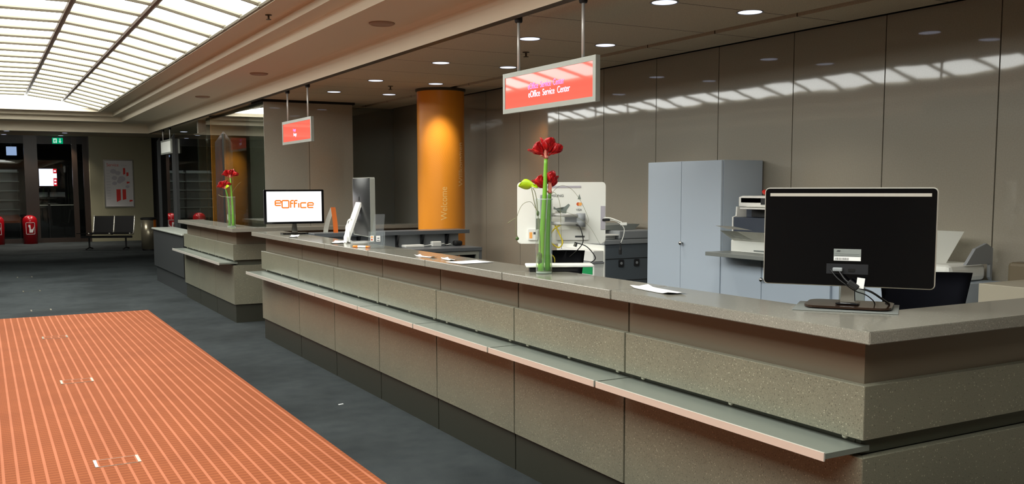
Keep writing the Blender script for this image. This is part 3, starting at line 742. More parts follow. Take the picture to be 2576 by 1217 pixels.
# eOffice monitor
t = shell('monitor', 'black-framed monitor with a white screen showing the orange eOffice wordmark', 'monitor', (2.775, 9.52, ZT), math.radians(-4))
W2 = .302; ZB2, ZT2 = .105, .450
obj('housing', rslab(-W2, W2, ZB2, ZT2, .01, 0, .03), 'black', t)
obj('bezel', rslab(-W2, W2, ZB2, ZT2, .01, -.008, 0), 'black_gloss', t)
sc = obj('screen', B(-W2+.024, W2-.024, -.0095, -.0085, ZB2+.022, ZT2-.018), 'screen_white', t)
def strokes(pls, w, closed=()):
    b = bmesh.new()
    for pl_ in pls:
        P = [Vector((p[0], 0, p[1])) for p in pl_]
        tube(b, P, w/2, 6)
    for v in b.verts: v.co.y *= .05
    return b
def arc(cx, cy, r, a0, a1, n=4): return [(cx+r*math.cos(math.radians(a0+(a1-a0)*k/n)), cy+r*math.sin(math.radians(a0+(a1-a0)*k/n))) for k in range(n+1)]
def e_(x, y, w, h, r=.22):
    r = r*h
    return [[(x, y+h*.5), (x+w, y+h*.5)] + arc(x+w-r, y+h-r, r, 0, 90) + arc(x+r, y+h-r, r, 90, 180) + arc(x+r, y+r, r, 180, 270) + [(x+w, y)]]
def rr_(x, y, w, h, r):
    return [arc(x+w-r, y+h-r, r, 0, 90)+arc(x+r, y+h-r, r, 90, 180)+arc(x+r, y+r, r, 180, 270)+arc(x+w-r, y+r, r, 270, 360)+[(x+w, y+h-r)]]
def c_(x, y, w, h):
    r = .22*h; return [[(x+w, y+h)] + arc(x+r, y+h-r, r, 90, 180)+arc(x+r, y+r, r, 180, 270)+[(x+w, y)]]
def f_(x, y, w, h):
    r = .2*w; return [[(x+w, y+h)]+arc(x+r*2, y+h-r*2, r*2, 90, 180)+[(x, y)], [(x, y+h*.62), (x+w*.85, y+h*.62)]]
U = .0040                # logo unit
letters = [e_(0, 6, 14, 12), rr_(17, 0, 17, 18, 2.6), f_(38.5, 0, 8, 18), f_(48, 0, 8, 18), [[(59, 0), (59, 11.5)], [(59, 15), (59, 15.6)]], c_(64, 0, 14, 12), e_(82, 0, 14, 12)]
lx = -96*U/2; lz = .268
for L in letters:
    o = obj('logo_letter', strokes([[(lx+a*U, lz+c*U) for a, c in pl_] for pl_ in L], 3.5*U), 'screen_orange', t); o.location = (0, -.0100, 0)
obj('neck', prism(bmesh.new(), [(-.03, .015), (.03, .015), (.018, .11), (-.018, .11)], .0, .02, 'Y'), 'chrome', t)
obj('base', prism(bmesh.new(), rrect(-.13, .13, -.08, .12, .04), .0005, .015, 'Z'), 'black_gloss', t)
# all-in-one computer, back towards the hall
t = shell('computer', 'slim all-in-one computer with dark back and white L-shaped stand, turned to the staff side', 'computer', (2.885, 7.80, ZT), math.radians(85))
WI = .285
b = bmesh.new()
def bulge_back(b, w, z0, z1, y0, d, n=10):
    R = []
    for j in range(n+1):
        for i in range(n+1):
            u, v = 2*i/n-1, 2*j/n-1
            R.append(b.verts.new((u*w, y0+d*(1-abs(u)**2.5)*(1-abs(v)**2.5), z0+(z1-z0)*j/n)))
    for j in range(n):
        for i in range(n):
            k = j*(n+1)+i; b.faces.new((R[k], R[k+1], R[k+n+2], R[k+n+1]))
bulge_back(b, WI-.004, .062, .550, .024, .022); obj('back_shell', b, 'imac_back', t, True)
obj('rim', rslab(-WI, WI, .055, .556, .02, -.018, .024), 'signframe', t)
obj('screen', B(-WI+.012, WI-.012, -.0195, -.018, .13, .545), 'black_gloss', t)
b = prism(bmesh.new(), [(.035, .34), (.052, .345), (.165, .045), (.165, .015), (.14, 0), (-.07, 0), (-.07, .008), (.12, .010), (.145, .03), (.14, .05)], -.075, .075, 'X'); obj('stand', b, 'white_plastic', t)
ml = obj('logo', prism(bmesh.new(), [(.018*math.cos(a)*(1-.15*math.sin(a)), .345+.03+.02*math.sin(a)) for a in [2*PI*k/16 for k in range(16)]], .047, .0475, 'Y'), 'black', t)
cable([(.02, .06, .17), (.03, .12, .20), (.0, .15, .16), (-.06, .15, .11), (-.1, .16, .05), (-.14, .17, .012)], .004, 'white_cable', t)
cable([(.03, .14, .16), (.0, .16, .13), (-.05, .17, .07), (-.12, .19, .014), (-.15, .2, .010)], .007, 'white_cable', t)
cable([(.03, .155, .10), (.0, .17, .06), (-.05, .18, .024), (-.13, .2, .012)], .006, 'white_cable', t)
cable([(.05, .10, .205), (.0, .12, .2), (-.03, .14, .19)], .006, 'white_cable', t)
# leaflet holder (acrylic)
t = shell('leaflet_holder', 'empty clear acrylic leaflet holder with two small stickers on the long counter', 'leaflet holder', (2.70, 7.0, ZT), math.radians(-10))
def sheet(pts, th=.003):
    b = bmesh.new(); b.faces.new([b.verts.new(p) for p in pts]); bmesh.ops.solidify(b, geom=b.faces[:], thickness=th); return b
obj('back_plate', sheet([(-.07, .01, .003), (.035, .01, .003), (.075, .085, .262), (-.005, .085, .262)]), 'thin_glass', t)
obj('front_plate', sheet([(-.085, -.035, .003), (.04, -.035, .003), (.05, -.03, .13), (-.075, -.03, .13)]), 'thin_glass', t)
obj('side_plate', sheet([(.04, -.035, .003), (.045, .01, .003), (.06, .04, .13), (.05, -.03, .13)]), 'thin_glass', t)
obj('side_plate', sheet([(-.085, -.035, .003), (-.08, .01, .003), (-.065, .04, .13), (-.075, -.03, .13)]), 'thin_glass', t)
obj('rear_leg', sheet([(.06, .05, .14), (.065, .055, .14), (.09, .13, .003), (.04, .13, .003)]), 'thin_glass', t)
s1 = obj('sticker', B(-.068, -.04, -.038, -.0365, .055, .10), 'paper', t)
obj('sticker_print', B(-.062, -.05, -.0386, -.038, .062, .075), 'sticker_mc_red', s1); obj('sticker_print', B(-.064, -.048, -.0386, -.038, .083, .094), 'sticker_mc_or', s1)
s2 = obj('sticker', B(-.022, .010, -.038, -.0365, .053, .098), 'paper', t)
obj('sticker_print', B(-.017, .004, -.0386, -.038, .058, .063), 'ink', s2); obj('sticker_print', B(-.013, .002, -.0386, -.038, .072, .084), 'grey_plastic', s2)
t = shell('pen', 'short orange and white pen lying in front of the leaflet holder', 'pen', (2.60, 7.10, ZT+.009), math.radians(-60))
for a, c, m, n in ((-.085, -.035, 'orange_card', 'cap'), (-.035, .045, 'paper', 'barrel'), (.045, .085, 'orange_card', 'cap')):
    b = tube(bmesh.new(), [(a, 0, 0), (c, 0, 0)], .0085, 12); obj(n, b, m, t, True)
# point of sale monitor on arm
t = shell('monitor', 'white touch monitor on a swivel arm, back to the hall, behind the red flowers', 'monitor', (3.035, 4.845, ZT), math.atan2(-.26, .46))
b = prism(bmesh.new(), rrect(-.262, .265, .136, .502, .022), -.03, .02, 'Y'); bmesh.ops.bevel(b, geom=[e for e in b.edges if abs(e.verts[0].co.y+.03) < 1e-4 and abs(e.verts[1].co.y+.03) < 1e-4], offset=.004, segments=2, affect='EDGES')
obj('housing', b, 'offwhite', t)
obj('front_bezel', rslab(-.258, .261, .14, .498, .02, .02, .03), 'black_gloss', t)
obj('port_cover', rslab(-.035, .165, .158, .222, .01, -.041, -.030), 'white_plastic', t)
obj('port_cover', rslab(-.198, -.14, .158, .224, .008, -.041, -.030), 'white_plastic', t)
obj('vent', B(-.165, .118, -.0325, -.030, .468, .480), 'poster_grey', t)
F_ = lambda x, z, y=-.0312: frame_mtx(Vector((x, y, z)), (1, 0, 0), (0, 0, 1))
text('lettering', 'SAMSUNG', .021, 'ink', t, F_(-.038, .421), 1.1)
text('lettering', 'VISA', .018, 'ink', t, F_(.106, .337), 1.0)
st = obj('card_sticker', B(.088, .127, -.0312, -.0300, .357, .386), 'paper', t)
obj('sticker_disc', disc(.101, .3715, .0105, -.0318, -.0312), 'sticker_mc_red', st); obj('sticker_disc', disc(.113, .3715, .0105, -.0322, -.0318), 'sticker_mc_or', st)
obj('mark', prism(bmesh.new(), [(.098, .400), (.118, .400), (.108, .432)], -.0312, -.030, 'Y'), 'grey_sil', t)
obj('animal_mark', prism(bmesh.new(), [(-.012, .318), (.008, .338), (.0, .346), (-.03, .347), (-.045, .358), (-.046, .343), (-.03, .338), (.005, .322), (.012, .300), (.028, .300), (.032, .335), (.052, .366), (.044, .374), (.020, .356)], -.0316, -.030, 'Y'), 'grey_sil', t)
text('lettering', 'WZF', .012, 'ink', t, F_(-.022, .325, -.0322), 1.0)
obj('barcode_label', B(.083, .140, -.0418, -.041, .173, .184), 'ink', t)
obj('caution_label', B(-.190, -.172, -.0418, -.041, .168, .205), 'sticker_mc_or', t)
obj('mark', B(-.166, -.152, -.0418, -.041, .192, .206), 'ink', t)
obj('side_socket', B(.235, .262, -.0335, -.030, .22, .36), 'poster_grey', t)
# swivel arm
obj('arm_post', B(-.128, -.062, -.16, -.115, .0, .428, bev=.004), 'grey_plastic', t)
obj('arm_clamp', B(-.152, -.10, -.17, -.108, .225, .295, bev=.003), 'steel', t)
for z in (.312, .262):
    o = obj('arm_bar', tube(bmesh.new(), [(-.08, -.12, z), (.10, -.085, z-.008)], .011, 12), 'alu', t, True)
obj('arm_joint', lathe(bmesh.new(), [(0, .238), (.027, .238), (.027, .272), (.0255, .275), (.027, .278), (.027, .318), (0, .318)], 24, (.115, -.075)), 'grey_plastic', t, True)
obj('mount_plate', B(.02, .12, -.06, -.036, .25, .31, bev=.003), 'grey_plastic', t)
obj('antenna_stub', tube(bmesh.new(), [(.09, -.03, .14), (.083, -.03, .118)], .011, 10), 'steel', t)
cable([(.05, -.09, .258), (.0, -.10, .252), (-.05, -.10, .22), (-.07, -.10, .16), (-.02, -.11, .118), (.005, -.11, .15), (-.02, -.10, .21), (-.04, -.1, .25)], .0045, 'yellow', t)
cable([(-.062, -.11, .19), (-.075, -.11, .1), (-.045, -.11, .06), (-.04, -.10, .03)], .0035, 'yellow', t)
cable([(.05, -.09, .26), (.10, -.10, .245), (.12, -.11, .2), (.125, -.11, .15), (.1, -.11, .11), (.05, -.08, .06)], .003, 'black_cable', t)
cable([(.08, -.05, .145), (.15, -.07, .12), (.20, -.08, .06), (.185, -.06, .03), (.14, -.03, .006)], .003, 'black_cable', t)
cable([(.25, -.03, .29), (.29, -.04, .288), (.33, -.05, .275), (.36, -.05, .262)], .0035, 'white_cable', t)
obj('usb_plug', B(.352, .39, -.056, -.044, .245, .262, bev=.002), 'white_cable', t)
cable([(.26, -.03, .275), (.32, -.04, .272), (.37, -.05, .235), (.372, -.05, .19), (.355, -.05, .14)], .0025, 'white_cable', t)
obj('plug', B(.245, .29, -.04, -.026, .27, .284, bev=.003), 'black', t)
obj('cable_connector', lathe(bmesh.new(), [(0, .07), (.009, .072), (.010, .1), (.005, .118), (.003, .142), (0, .142)], 12, (.352, -.05)), 'black', t)
# keyboard tray like device by the vase
t = shell('card_terminal', 'flat white plate on a black foot behind the vase of red flowers', 'terminal', (2.845, 4.56, ZT), math.radians(-27))
obj('foot', B(-.17, .10, -.05, .05, 0, .026, bev=.003), 'black', t)
obj('plate', B(-.19, .19, -.07, .07, .026, .040, bev=.004), 'offwhite', t)
# ------------------------------------------------------------------ papers on the counter
def sheet_paper(name, label, x, y, w, l, rz, curl=.008):
    b = bmesh.new(); n = 8; R = []
    for i in range(n+1):
        for j in range(3):
            u = i/n; R.append(b.verts.new(((j/2-.5)*w, (u-.5)*l, .002+curl*max(0, abs(u-.5)-.36)*6*(1 if j != 1 else .4))))
    for i in range(n):
        for j in range(2):
            k = i*3+j; b.faces.new((R[k], R[k+1], R[k+4], R[k+3]))
    bmesh.ops.recalc_face_normals(b, faces=b.faces)
    o = obj('paper', b, 'paper'); o.location = (x, y, ZT+.0005); o.rotation_euler = (0, 0, rz); return tag(o, label, 'paper')
sheet_paper('paper', 'white paper slip lying on the counter between vase and black monitor', 2.69, 3.46, .10, .34, -.12, .012)
sheet_paper('paper', 'white paper in front of the eOffice monitor', 2.63, 9.05, .08, .34, -.35)
sheet_paper('paper', 'white paper in front of the all-in-one computer', 2.68, 7.88, .11, .34, -.45)
sheet_paper('paper', 'small curled white slip on the orange reflection of the counter', 2.63, 5.92, .05, .22, .2, .014)
sheet_paper('paper', 'second curled white slip, between the small slip and the broad sheet', 2.66, 5.62, .05, .20, -.1, .010)
sheet_paper('paper', 'broad white paper sheet lying across the counter left of the vase', 2.68, 5.36, .24, .20, .12, .002)
# ------------------------------------------------------------------ vases and flowers
def vase(loc, r, h, water, label):
    t = shell('vase', label, 'vase', loc)
    obj('glass_body', lathe(bmesh.new(), [(0, 0.0005), (r*.92, 0.0005), (r*.96, .004), (r, h)], 48), 'glass', t, True)
    obj('rim', lathe(bmesh.new(), [(r+.0012, h-.004), (r+.0014, h), (r-.0016, h+.0006), (r-.0016, h-.004)], 48), 'glass_rim', t, True)
    obj('base_glass', lathe(bmesh.new(), [(0, .003), (r*.9, .003), (r*.93, .011), (0, .011)], 48), 'glass_rim', t, True)
    obj('water', lathe(bmesh.new(), [(r*.96-.003, .012), (r*.975-.003, water), (0, water)], 48), 'water', t, True)
    return t
def petal(b, L, Wd, ang, out0, out1, p=.6, n=9, m=6):
    R = []
    for i in range(n+1):
        u = i/n; a = out0+(out1-out0)*u**1.4
        ww = Wd*(math.sin(PI*min(1, (u*.90+.05)))**p)*(1 if (u < .97 or p > .9) else .6)
        R.append((u, a, ww))
    pos = Vector((0, 0, 0)); rows = []; prev = 0
    for u, a, ww in R:
        pos = pos + Vector((math.sin(a)*(u-prev)*L, 0, math.cos(a)*(u-prev)*L)); prev = u
        row = []
        for j in range(m+1):
            v = 2*j/m-1
            p = Vector((pos.x-.22*ww*(v*v)*math.cos(a)*1.0, v*ww/2, pos.z+.22*ww*v*v*math.sin(a)))
            p.x += .004*math.sin(6*u+5*v+ang)
            row.append(b.verts.new(Matrix.Rotation(ang, 3, 'Z') @ p))
        rows.append(row)
    for a_, c_2 in zip(rows, rows[1:]):
        for j in range(m): b.faces.new((a_[j], a_[j+1], c_2[j+1], c_2[j]))
    return b
def blossom(parent, loc, tilt, az, s=1.0, seed=0, closed=.5):
    rnd = random.Random(seed)
    mt = Matrix.Translation(loc) @ Matrix.Rotation(az, 4, 'Z') @ Matrix.Rotation(tilt, 4, 'Y')
    b = lathe(bmesh.new(), [(0, 0), (.004*s, 0), (.006*s, .012*s), (.010*s, .022*s), (0, .022*s)], 12)
    bmesh.ops.transform(b, matrix=mt, verts=b.verts); c = obj('blossom', b, 'petal', parent, True)
    for k in range(6):
        b = petal(bmesh.new(), (.070 if k % 2 else .064)*s*rnd.uniform(.93, 1.07), (.060 if k % 2 else .050)*s, k*PI/3+rnd.uniform(-.12, .12), .55+closed*.3, closed*.55+rnd.uniform(-.1, .25))
        bmesh.ops.translate(b, verts=b.verts, vec=(0, 0, .012*s)); bmesh.ops.transform(b, matrix=mt, verts=b.verts)
        bmesh.ops.solidify(b, geom=b.faces[:], thickness=.0009)
        obj('petal', b, 'petal', c, True)
def spathe(parent, loc, az, L=.06, tilt=.25):
    b = petal(bmesh.new(), L, .022, 0, tilt, tilt+.2); bmesh.ops.transform(b, matrix=Matrix.Translation(loc) @ Matrix.Rotation(az, 4, 'Z'), verts=b.verts)
    bmesh.ops.solidify(b, geom=b.faces[:], thickness=.001); return obj('spathe', b, 'spathe', parent, True)
def amaryllis(label, loc, rz, pts, r, head, seed, scale=1, group=None, mat='stem'):
    t = shell('amaryllis', label, 'flower', loc, rz, group)
    obj('stem', tube(bmesh.new(), curve_pts(pts, 6), r, 16, rfun=lambda u: r*(1.15-.50*u)), mat, t, True)
    top = Vector(pts[-1])
    obj('stem_node', lathe(bmesh.new(), [(0, -.004), (r*.85, -.004), (r*.95, .006), (r*.6, .014), (0, .014)], 16), 'spathe', t, True).location = top
    for k, (dx, dy, dz, tilt, az, s, cl) in enumerate(head):
        blossom(t, top+Vector((dx, dy, dz)), tilt, az, s*scale, seed+k, cl)
    spathe(t, top+Vector((0, -.012, .0)), -PI/2, .062*scale, .05)
    spathe(t, top+Vector((-.008, -.008, .0)), PI*1.1, .03*scale, 1.1)
    return t
V1L = (2.685, 4.46, ZT); RZ = math.radians(-29)
vase(V1L, .047, .410, .105, 'tall clear cylinder vase of red flowers on the long counter')
amaryllis('tall red amaryllis in the long counter\'s vase, with the highest blossoms', (V1L[0], V1L[1], ZT+.016), RZ, [(-.017, -.006, .0), (-.010, -.006, .2), (.003, -.008, .42), (.010, -.01, .615)] , .0150,
          [(-.012, 0, .012, -.80, 0, 1.12, .5), (.006, -.006, .014, .05, 0, 1.25, .35), (.014, .004, .012, .75, .2, 1.15, .45), (0, .02, .012, .6, 1.5, 1.1, .45)], 11)
amaryllis('shorter red amaryllis partly hidden behind the tall stem in the long counter\'s vase', (V1L[0], V1L[1], ZT+.016), RZ, [(.020, .010, .0), (.020, .012, .15), (.026, .014, .30), (.032, .014, .428)], .0140,
          [(-.03, .0, .018, -.62, 0, 1.05, .25), (.0, -.004, .03, .0, 0, 1.1, .1), (.006, .012, .02, .25, .6, 1.0, .15)], 23, mat='stem2')
t = shell('twig', 'branching twig with a lime green leaf in the long counter\'s vase', 'twig', (V1L[0], V1L[1], ZT+.016), RZ)
cable([(-.02, -.02, .05), (-.025, -.022, .2), (-.035, -.022, .31), (-.05, -.024, .36), (-.07, -.024, .46)], .0022, 'twig', t, 8, 'branch')
cable([(-.035, -.022, .31), (-.04, -.03, .38), (-.05, -.03, .43), (-.062, -.028, .452)], .002, 'twig', t, 8, 'branch')
cable([(-.045, -.022, .34), (-.075, -.024, .378), (-.12, -.024, .36), (-.15, -.02, .29), (-.155, -.02, .22), (-.145, -.02, .19), (-.138, -.02, .175)], .0013, 'twig', t, 8, 'tendril')
cable([(.03, .0, .40), (.06, -.01, .445), (.10, -.01, .465), (.15, -.01, .445), (.20, -.01, .38), (.24, -.01, .29), (.238, -.01, .26)], .0010, 'twig', t, 8, 'tendril')
cable([(.035, .0, .42), (.06, -.01, .425), (.085, -.01, .37), (.092, -.01, .25), (.095, -.01, .12)], .0012, 'twig', t, 8, 'tendril')
cable([(.03, .0, .30), (.09, .01, .325), (.17, .01, .30), (.25, .01, .24), (.31, .01, .14)], .0007, 'twig', t, 8, 'tendril')
cable([(-.155, -.02, .29), (-.18, -.02, .275), (-.20, -.02, .262)], .0016, 'twig', t, 5, 'tendril')
b = bmesh.new(); bmesh.ops.create_icosphere(b, subdivisions=2, radius=.010); bmesh.ops.translate(b, verts=b.verts, vec=(-.147, -.02, .178)); obj('bud', b, 'moss', t, True)
b = bmesh.new(); bmesh.ops.create_icosphere(b, subdivisions=2, radius=.009); bmesh.ops.scale(b, verts=b.verts, vec=(.9, .9, 1.7)); bmesh.ops.translate(b, verts=b.verts, vec=(-.034, -.024, .315)); obj('bud', b, 'moss', t, True)
b = petal(bmesh.new(), .085, .062, 0, 1.3, 2.0, 1.2); bmesh.ops.transform(b, matrix=Matrix.Translation((-.055, -.026, .466)) @ Matrix.Rotation(PI, 4, 'Z') @ Matrix.Rotation(1.2, 4, 'X'), verts=b.verts); bmesh.ops.solidify(b, geom=b.faces[:], thickness=.001)
obj('leaf', b, 'leaf', t, True)
b = petal(bmesh.new(), .04, .02, 0, 1.4, 2.6); bmesh.ops.transform(b, matrix=Matrix.Translation((-.07, -.026, .462)) @ Matrix.Rotation(1.0, 4, 'X'), verts=b.verts); obj('leaf', b, 'leaf', t, True)
b = bmesh.new(); bmesh.ops.create_icosphere(b, subdivisions=3, radius=.02)
for v in b.verts: v.co *= 1+.15*math.sin(v.co.x*300+v.co.y*200)*math.cos(v.co.z*260)
bmesh.ops.scale(b, verts=b.verts, vec=(.75, .75, 1.9)); o = obj('moss_bunch', b, 'moss', smooth=True); o.location = (V1L[0]-.026, V1L[1]-.0, ZT+.085); tag(o, 'dark green moss tuft stuffed in the left of the long counter\'s vase', 'moss')
V2L = (2.63, 11.68, ZT)
vase(V2L, .052, .36, .15, 'clear cylinder vase of red flowers on the far counter')
amaryllis('higher red amaryllis in the far counter\'s vase', (V2L[0], V2L[1], ZT+.016), RZ, [(.022, .0, .0), (.02, 0, .2), (.012, 0, .4), (.0, .01, .575)], .013,
          [(-.02, 0, .01, -.75, 0, 1.15, .6), (.0, -.004, .012, .0, 0, 1.15, .4), (.018, 0, .01, .8, .2, 1.2, .6), (.01, .015, .01, .5, 1.2, 1.1, .5)], 37)
amaryllis('lower red amaryllis leaning left in the far counter\'s vase', (V2L[0], V2L[1], ZT+.016), RZ, [(-.02, -.005, .0), (-.018, -.01, .2), (-.03, -.012, .34), (-.055, -.012, .44)], .012,
          [(-.012, 0, .012, -.95, 0, 1.2, .6), (.0, -.006, .014, -.2, 0, 1.2, .5), (.01, 0, .012, .45, .2, 1.1, .5)], 51, mat='stem2')
t = shell('twig', 'thin twig with a pale yellow leaf in the far counter\'s vase', 'twig', (V2L[0], V2L[1], ZT+.016), RZ)
cable([(.0, -.01, .05), (.0, -.02, .3), (.0, -.02, .44), (.01, -.02, .49)], .002, 'twig', t, 6, 'branch')
cable([(.0, -.02, .33), (-.05, -.02, .345), (-.10, -.02, .35), (-.14, -.02, .37)], .003, 'twig', t, 6, 'branch')
cable([(.0, .0, .36), (.05, .0, .44), (.10, .0, .50), (.13, .0, .52)], .0014, 'twig', t, 6, 'branch')
b = petal(bmesh.new(), .10, .045, 0, .5, .9, 1.1); bmesh.ops.transform(b, matrix=Matrix.Translation((-.045, -.03, .45)) @ Matrix.Rotation(1.2, 4, 'X') @ Matrix.Rotation(0, 4, 'Z'), verts=b.verts)
bmesh.ops.transform(b, matrix=Matrix.Identity(4), verts=b.verts); bmesh.ops.solidify(b, geom=b.faces[:], thickness=.001); obj('leaf', b, 'leaf', t, True)
# ------------------------------------------------------------------ lobby things
t = shell('poster', 'framed white service plan poster with red blocks on the olive wall', 'poster', (3.67, 30.985, 1.02))
for a in ((-.42, .42, 0, .03), (-.42, .42, 1.40, 1.43), (-.42, -.39, .03, 1.40), (.39, .42, .03, 1.40)): obj('frame', B(a[0], a[1], -.02, .01, a[2], a[3]), 'steel', t)
obj('sheet', B(-.39, .39, -.006, .005, .03, 1.40), 'poster_white', t)
text('headline', 'Service', .13, 'poster_red', t, frame_mtx(Vector((-.16, -.0065, 1.27)), (1, 0, 0), (0, 0, 1)), .9)
text('headline', 'Center', .06, 'poster_grey', t, frame_mtx(Vector((.17, -.0065, 1.26)), (1, 0, 0), (0, 0, 1)), .9)
for x0, x1, z0, z1 in ((.13, .19, .98, 1.18), (.22, .28, .93, 1.05), (.22, .30, .71, .77), (-.08, .04, .16, .54), (.09, .19, .22, .54), (.28, .37, .16, .22)):
    k = .02 if x1-x0 < .12 else .06
    obj('red_block', prism(bmesh.new(), [(x0, z0), (x1, z0+k), (x1, z1), (x0, z1)], -.0075, -.006, 'Y'), 'poster_red', t)
for qi, (x, z, r) in enumerate(((-.15, 1.08, .09), (-.02, 1.03, .08), (-.12, .88, .08), (.08, .85, .11), (-.12, .72, .07), (.24, .62, .06), (.02, .78, .08))):
    obj('map_area', prism(bmesh.new(), [(x+r*math.cos(2*PI*k/9)*(1+.1*math.sin(3*k)), z+r*.8*math.sin(2*PI*k/9)) for k in range(9)], -.0066-.0002*qi, -.006, 'Y'), 'poster_grey', t)
for k in range(11): obj('text_line', B(-.34, -.24, -.0068, -.006, 1.1-.085*k, 1.112-.085*k), 'poster_grey', t)
# bench
t = shell('bench', 'black leather beam bench with chrome side frames below the poster', 'bench', (2.82, 26.95, 0), math.radians(-22))
obj('beam', B(-.62, .66, -.03, .03, .30, .36), 'black', t)
for k, x in enumerate((-.10, .42)):
    b = prism(bmesh.new(), [(-.24, .42), (.18, .385), (.19, .43), (-.24, .46)], x-.24, x+.24, 'X'); obj('seat', b, 'leather', t)
    b = prism(bmesh.new(), [(.16, .42), (.30, .86), (.265, .87), (.12, .43)], x-.235, x+.235, 'X'); obj('backrest', b, 'leather', t)
obj('table_top', B(-.66, -.36, -.24, .18, .42, .44), 'black_gloss', t)
for x in (-.35, .16, .67):
    obj('side_frame', tube(bmesh.new(), curve_pts([(x, .29, .88), (x, .2, .62), (x, .13, .45), (x, .0, .40), (x, -.26, .43)], 6), .019, 10), 'shelf_edge', t, True)
for x in (-.42, .50):
    obj('leg', tube(bmesh.new(), [(x, 0, .30), (x, 0, .05)], .022, 10), 'black', t)
    obj('foot_bar', tube(bmesh.new(), curve_pts([(x, -.28, .02), (x, 0, .05), (x, .26, .02)], 5), .018, 10), 'black', t)
# bin
t = shell('litter_bin', 'brushed metal round litter bin standing right of the bench', 'bin', (3.74, 25.9, 0))
obj('body', lathe(bmesh.new(), [(0, .04), (.19, .04), (.19, .80), (0, .80)], 40), 'bin', t, True)
obj('foot', lathe(bmesh.new(), [(0, 0), (.17, 0), (.17, .04), (0, .04)], 32), 'black', t)
obj('lid', lathe(bmesh.new(), [(0, .80), (.2, .80), (.2, .83), (.17, .85), (0, .85)], 40), 'black', t)
o = obj('orange_reflection', prism(bmesh.new(), [(.191*math.cos(a), .191*math.sin(a)) for a in [math.radians(d_) for d_ in range(-60, -24, 4)]]+[(.186*math.cos(a), .186*math.sin(a)) for a in [math.radians(d_) for d_ in range(-28, -64, -4)]], .06, .79, 'Z'), 'orange_plain', t)  # vertical strip colours in an orange reflection on the metal
# red fire cabinets
def fire(x, label):
    t = shell('fire_extinguisher_case', label, 'fire extinguisher', (x, 30.85, 0))
    obj('case', lathe(bmesh.new(), [(0, 0), (.19, 0), (.195, .66), (.18, .73), (.13, .79), (.06, .82), (0, .825)], 40), 'red', t, True)
    for a in ((-.115, -.105, .28, .62), (.105, .115, .28, .62), (-.115, .115, .28, .29), (-.115, .115, .61, .62)):
        obj('pictogram_border', B(a[0], a[1], -.20, -.15, a[2], a[3]), 'poster_white', t)
    obj('pictogram', prism(bmesh.new(), [(-.03, .33), (.06, .33), (.10, .5), (.05, .42), (.01, .42), (.0, .55), (-.05, .55), (-.05, .50), (-.03, .47)], -.205, -.15, 'Y'), 'poster_white', t)
fire(1.21, 'red domed fire extinguisher case with white pictogram, by the dark entrance post')
fire(.36, 'second red fire extinguisher case, cut by the left edge of the view')
# exit sign
t = shell('exit_sign', 'small green lit emergency exit sign with running figure and down arrow', 'exit sign', (2.05, 31.08, 2.90))
obj('box', B(-.14, .14, -.02, .03, 0, .17), 'exit_green', t)
obj('door_mark', B(-.115, -.02, -.023, -.02, .02, .15), 'exit_white', t)
obj('figure', prism(bmesh.new(), [(-.10, .02), (-.075, .06), (-.06, .02), (-.05, .02), (-.06, .08), (-.04, .10), (-.03, .085), (-.05, .12), (-.09, .11), (-.105, .08), (-.08, .09)], -.026, -.023, 'Y'), 'exit_green', t)
obj('arrow', prism(bmesh.new(), [(.065, .02), (.105, .065), (.078, .065), (.078, .15), (.052, .15), (.052, .065), (.025, .065)], -.024, -.02, 'Y'), 'exit_white', t)
obj('hanger', tube(bmesh.new(), [(0, .0, .17), (0, .0, .229)], .008, 8), 'steel', t)
# ---- beyond the entrance glass
struct('wall_outer', B(XL, XR, 40, 40.1, 0, 4.5), 'black')
struct('ceiling_outer', B(XL, XR, 31.62, 40, 3.4, 3.5), 'staff_wall_d')
t = shell('display_screen', 'bright white lit display with red side icons behind the entrance glass', 'display', (1.86, 33.0, 1.67))
obj('case', B(-.27, .27, 0, .05, -.02, .55), 'black', t)
obj('panel', B(-.25, .15, -.006, 0, 0, .53), 'display_white', t)
for z0, z1 in ((.39, .53), (0, .24)): obj('icon_panel', B(.15, .25, -.006, 0, z0, z1), 'display_red', t)
obj('icon_panel', B(.15, .25, -.006, 0, .24, .39), 'display_white', t)
for z in (.46, .17, .07): obj('icon', B(.17, .23, -.009, -.006, z-.025, z+.025), 'display_white', t)
obj('pole', tube(bmesh.new(), [(0, .03, -1.67), (0, .03, 0)], .03, 10), 'black', t)
t = shell('outer_counter', 'dark counter with a pale fascia board and bright edge behind the entrance glass', 'counter', (2.0, 34.2, 0))
obj('body', B(-.45, .75, 0, .5, 0, 1.04), 'black', t)
obj('edge', B(-.47, .77, -.03, .5, 1.04, 1.065), 'shelf_edge', t)
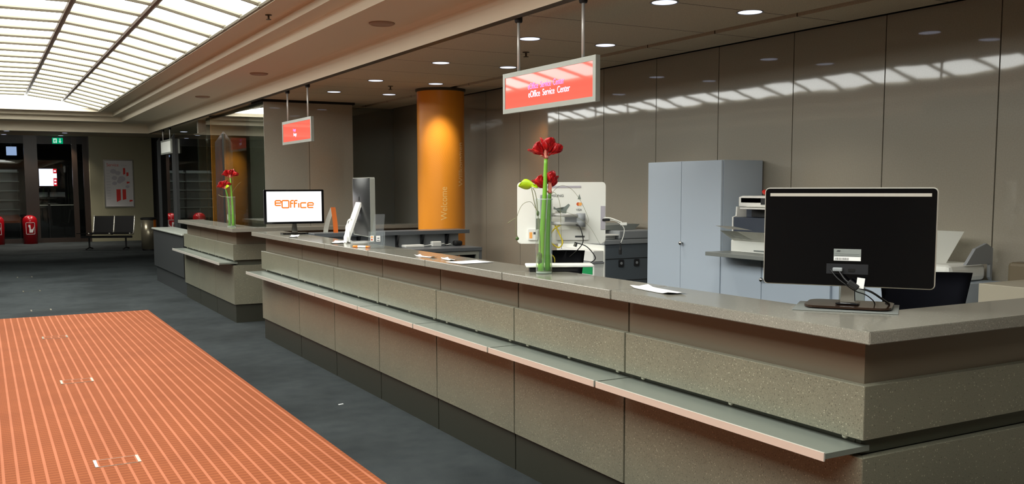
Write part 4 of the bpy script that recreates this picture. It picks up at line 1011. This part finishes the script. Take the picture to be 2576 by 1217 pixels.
obj('fascia', B(-.45, .42, .2, .24, 1.32, 1.47), 'grey_plastic', t)
obj('fascia_post', B(-.4, -.36, .2, .24, 1.065, 1.32), 'black', t)
t = shell('shelf_unit', 'grey lit shelf unit behind the left pane of the entrance', 'shelf', (.35, 34.5, 0))
obj('body', B(-1.2, .75, .3, .35, .55, 2.2), 'grey_plastic', t)
for z in (.9, 1.2, 1.5, 1.8, 2.1): obj('board', B(-1.2, .75, 0, .35, z, z+.03), 'label_grey', t)
for x in (-1.2, -.3, .72): obj('side', B(x, x+.03, 0, .35, 0, 2.2), 'dark_plastic', t)
t = shell('ceiling_lantern', 'bluish square lamp behind the entrance glass', 'lamp', (.90, 33.5, 2.62))
obj('shade', B(-.14, .14, -.14, .14, 0, .26), 'display_blue', t)
obj('cord', tube(bmesh.new(), [(0, 0, .26), (0, 0, .78)], .008, 6), 'black', t)
ld = bpy.data.lights.new('outer_fill', 'AREA'); ld.energy = 18; ld.size = 1.5; ld.color = (.95, 1, .9)  # added lamp without a fixture, brightens the space behind the entrance glass
lo = bpy.data.objects.new('outer_fill', ld); C.objects.link(lo); lo.location = (-.3, 33.3, 3.2)
ld = bpy.data.lights.new('lobby_fill', 'SPOT'); ld.energy = 190; ld.spot_size = math.radians(130); ld.spot_blend = .8; ld.shadow_soft_size = .06; ld.color = (1, .97, .88)  # unseen spot put in to lift the poster wall and bench
lo = bpy.data.objects.new('lobby_fill', ld); C.objects.link(lo); lo.location = (1.6, 24.5, 3.05); lo.rotation_euler = (math.radians(38), 0, 0)
ld = bpy.data.lights.new('glass_room_fill', 'SPOT'); ld.energy = 110; ld.spot_size = math.radians(110); ld.shadow_soft_size = .08; ld.color = (1, .9, .78)  # unseen spot added so the column inside the glass shows up
lo = bpy.data.objects.new('glass_room_fill', ld); C.objects.link(lo); lo.location = (3.4, 14.3, 2.68)
column(3.44, 15.3, 'orange column standing in for a column reflection inside the glass partition beyond the far counter', [])  # solid column added in place of the first column's reflection in the glass
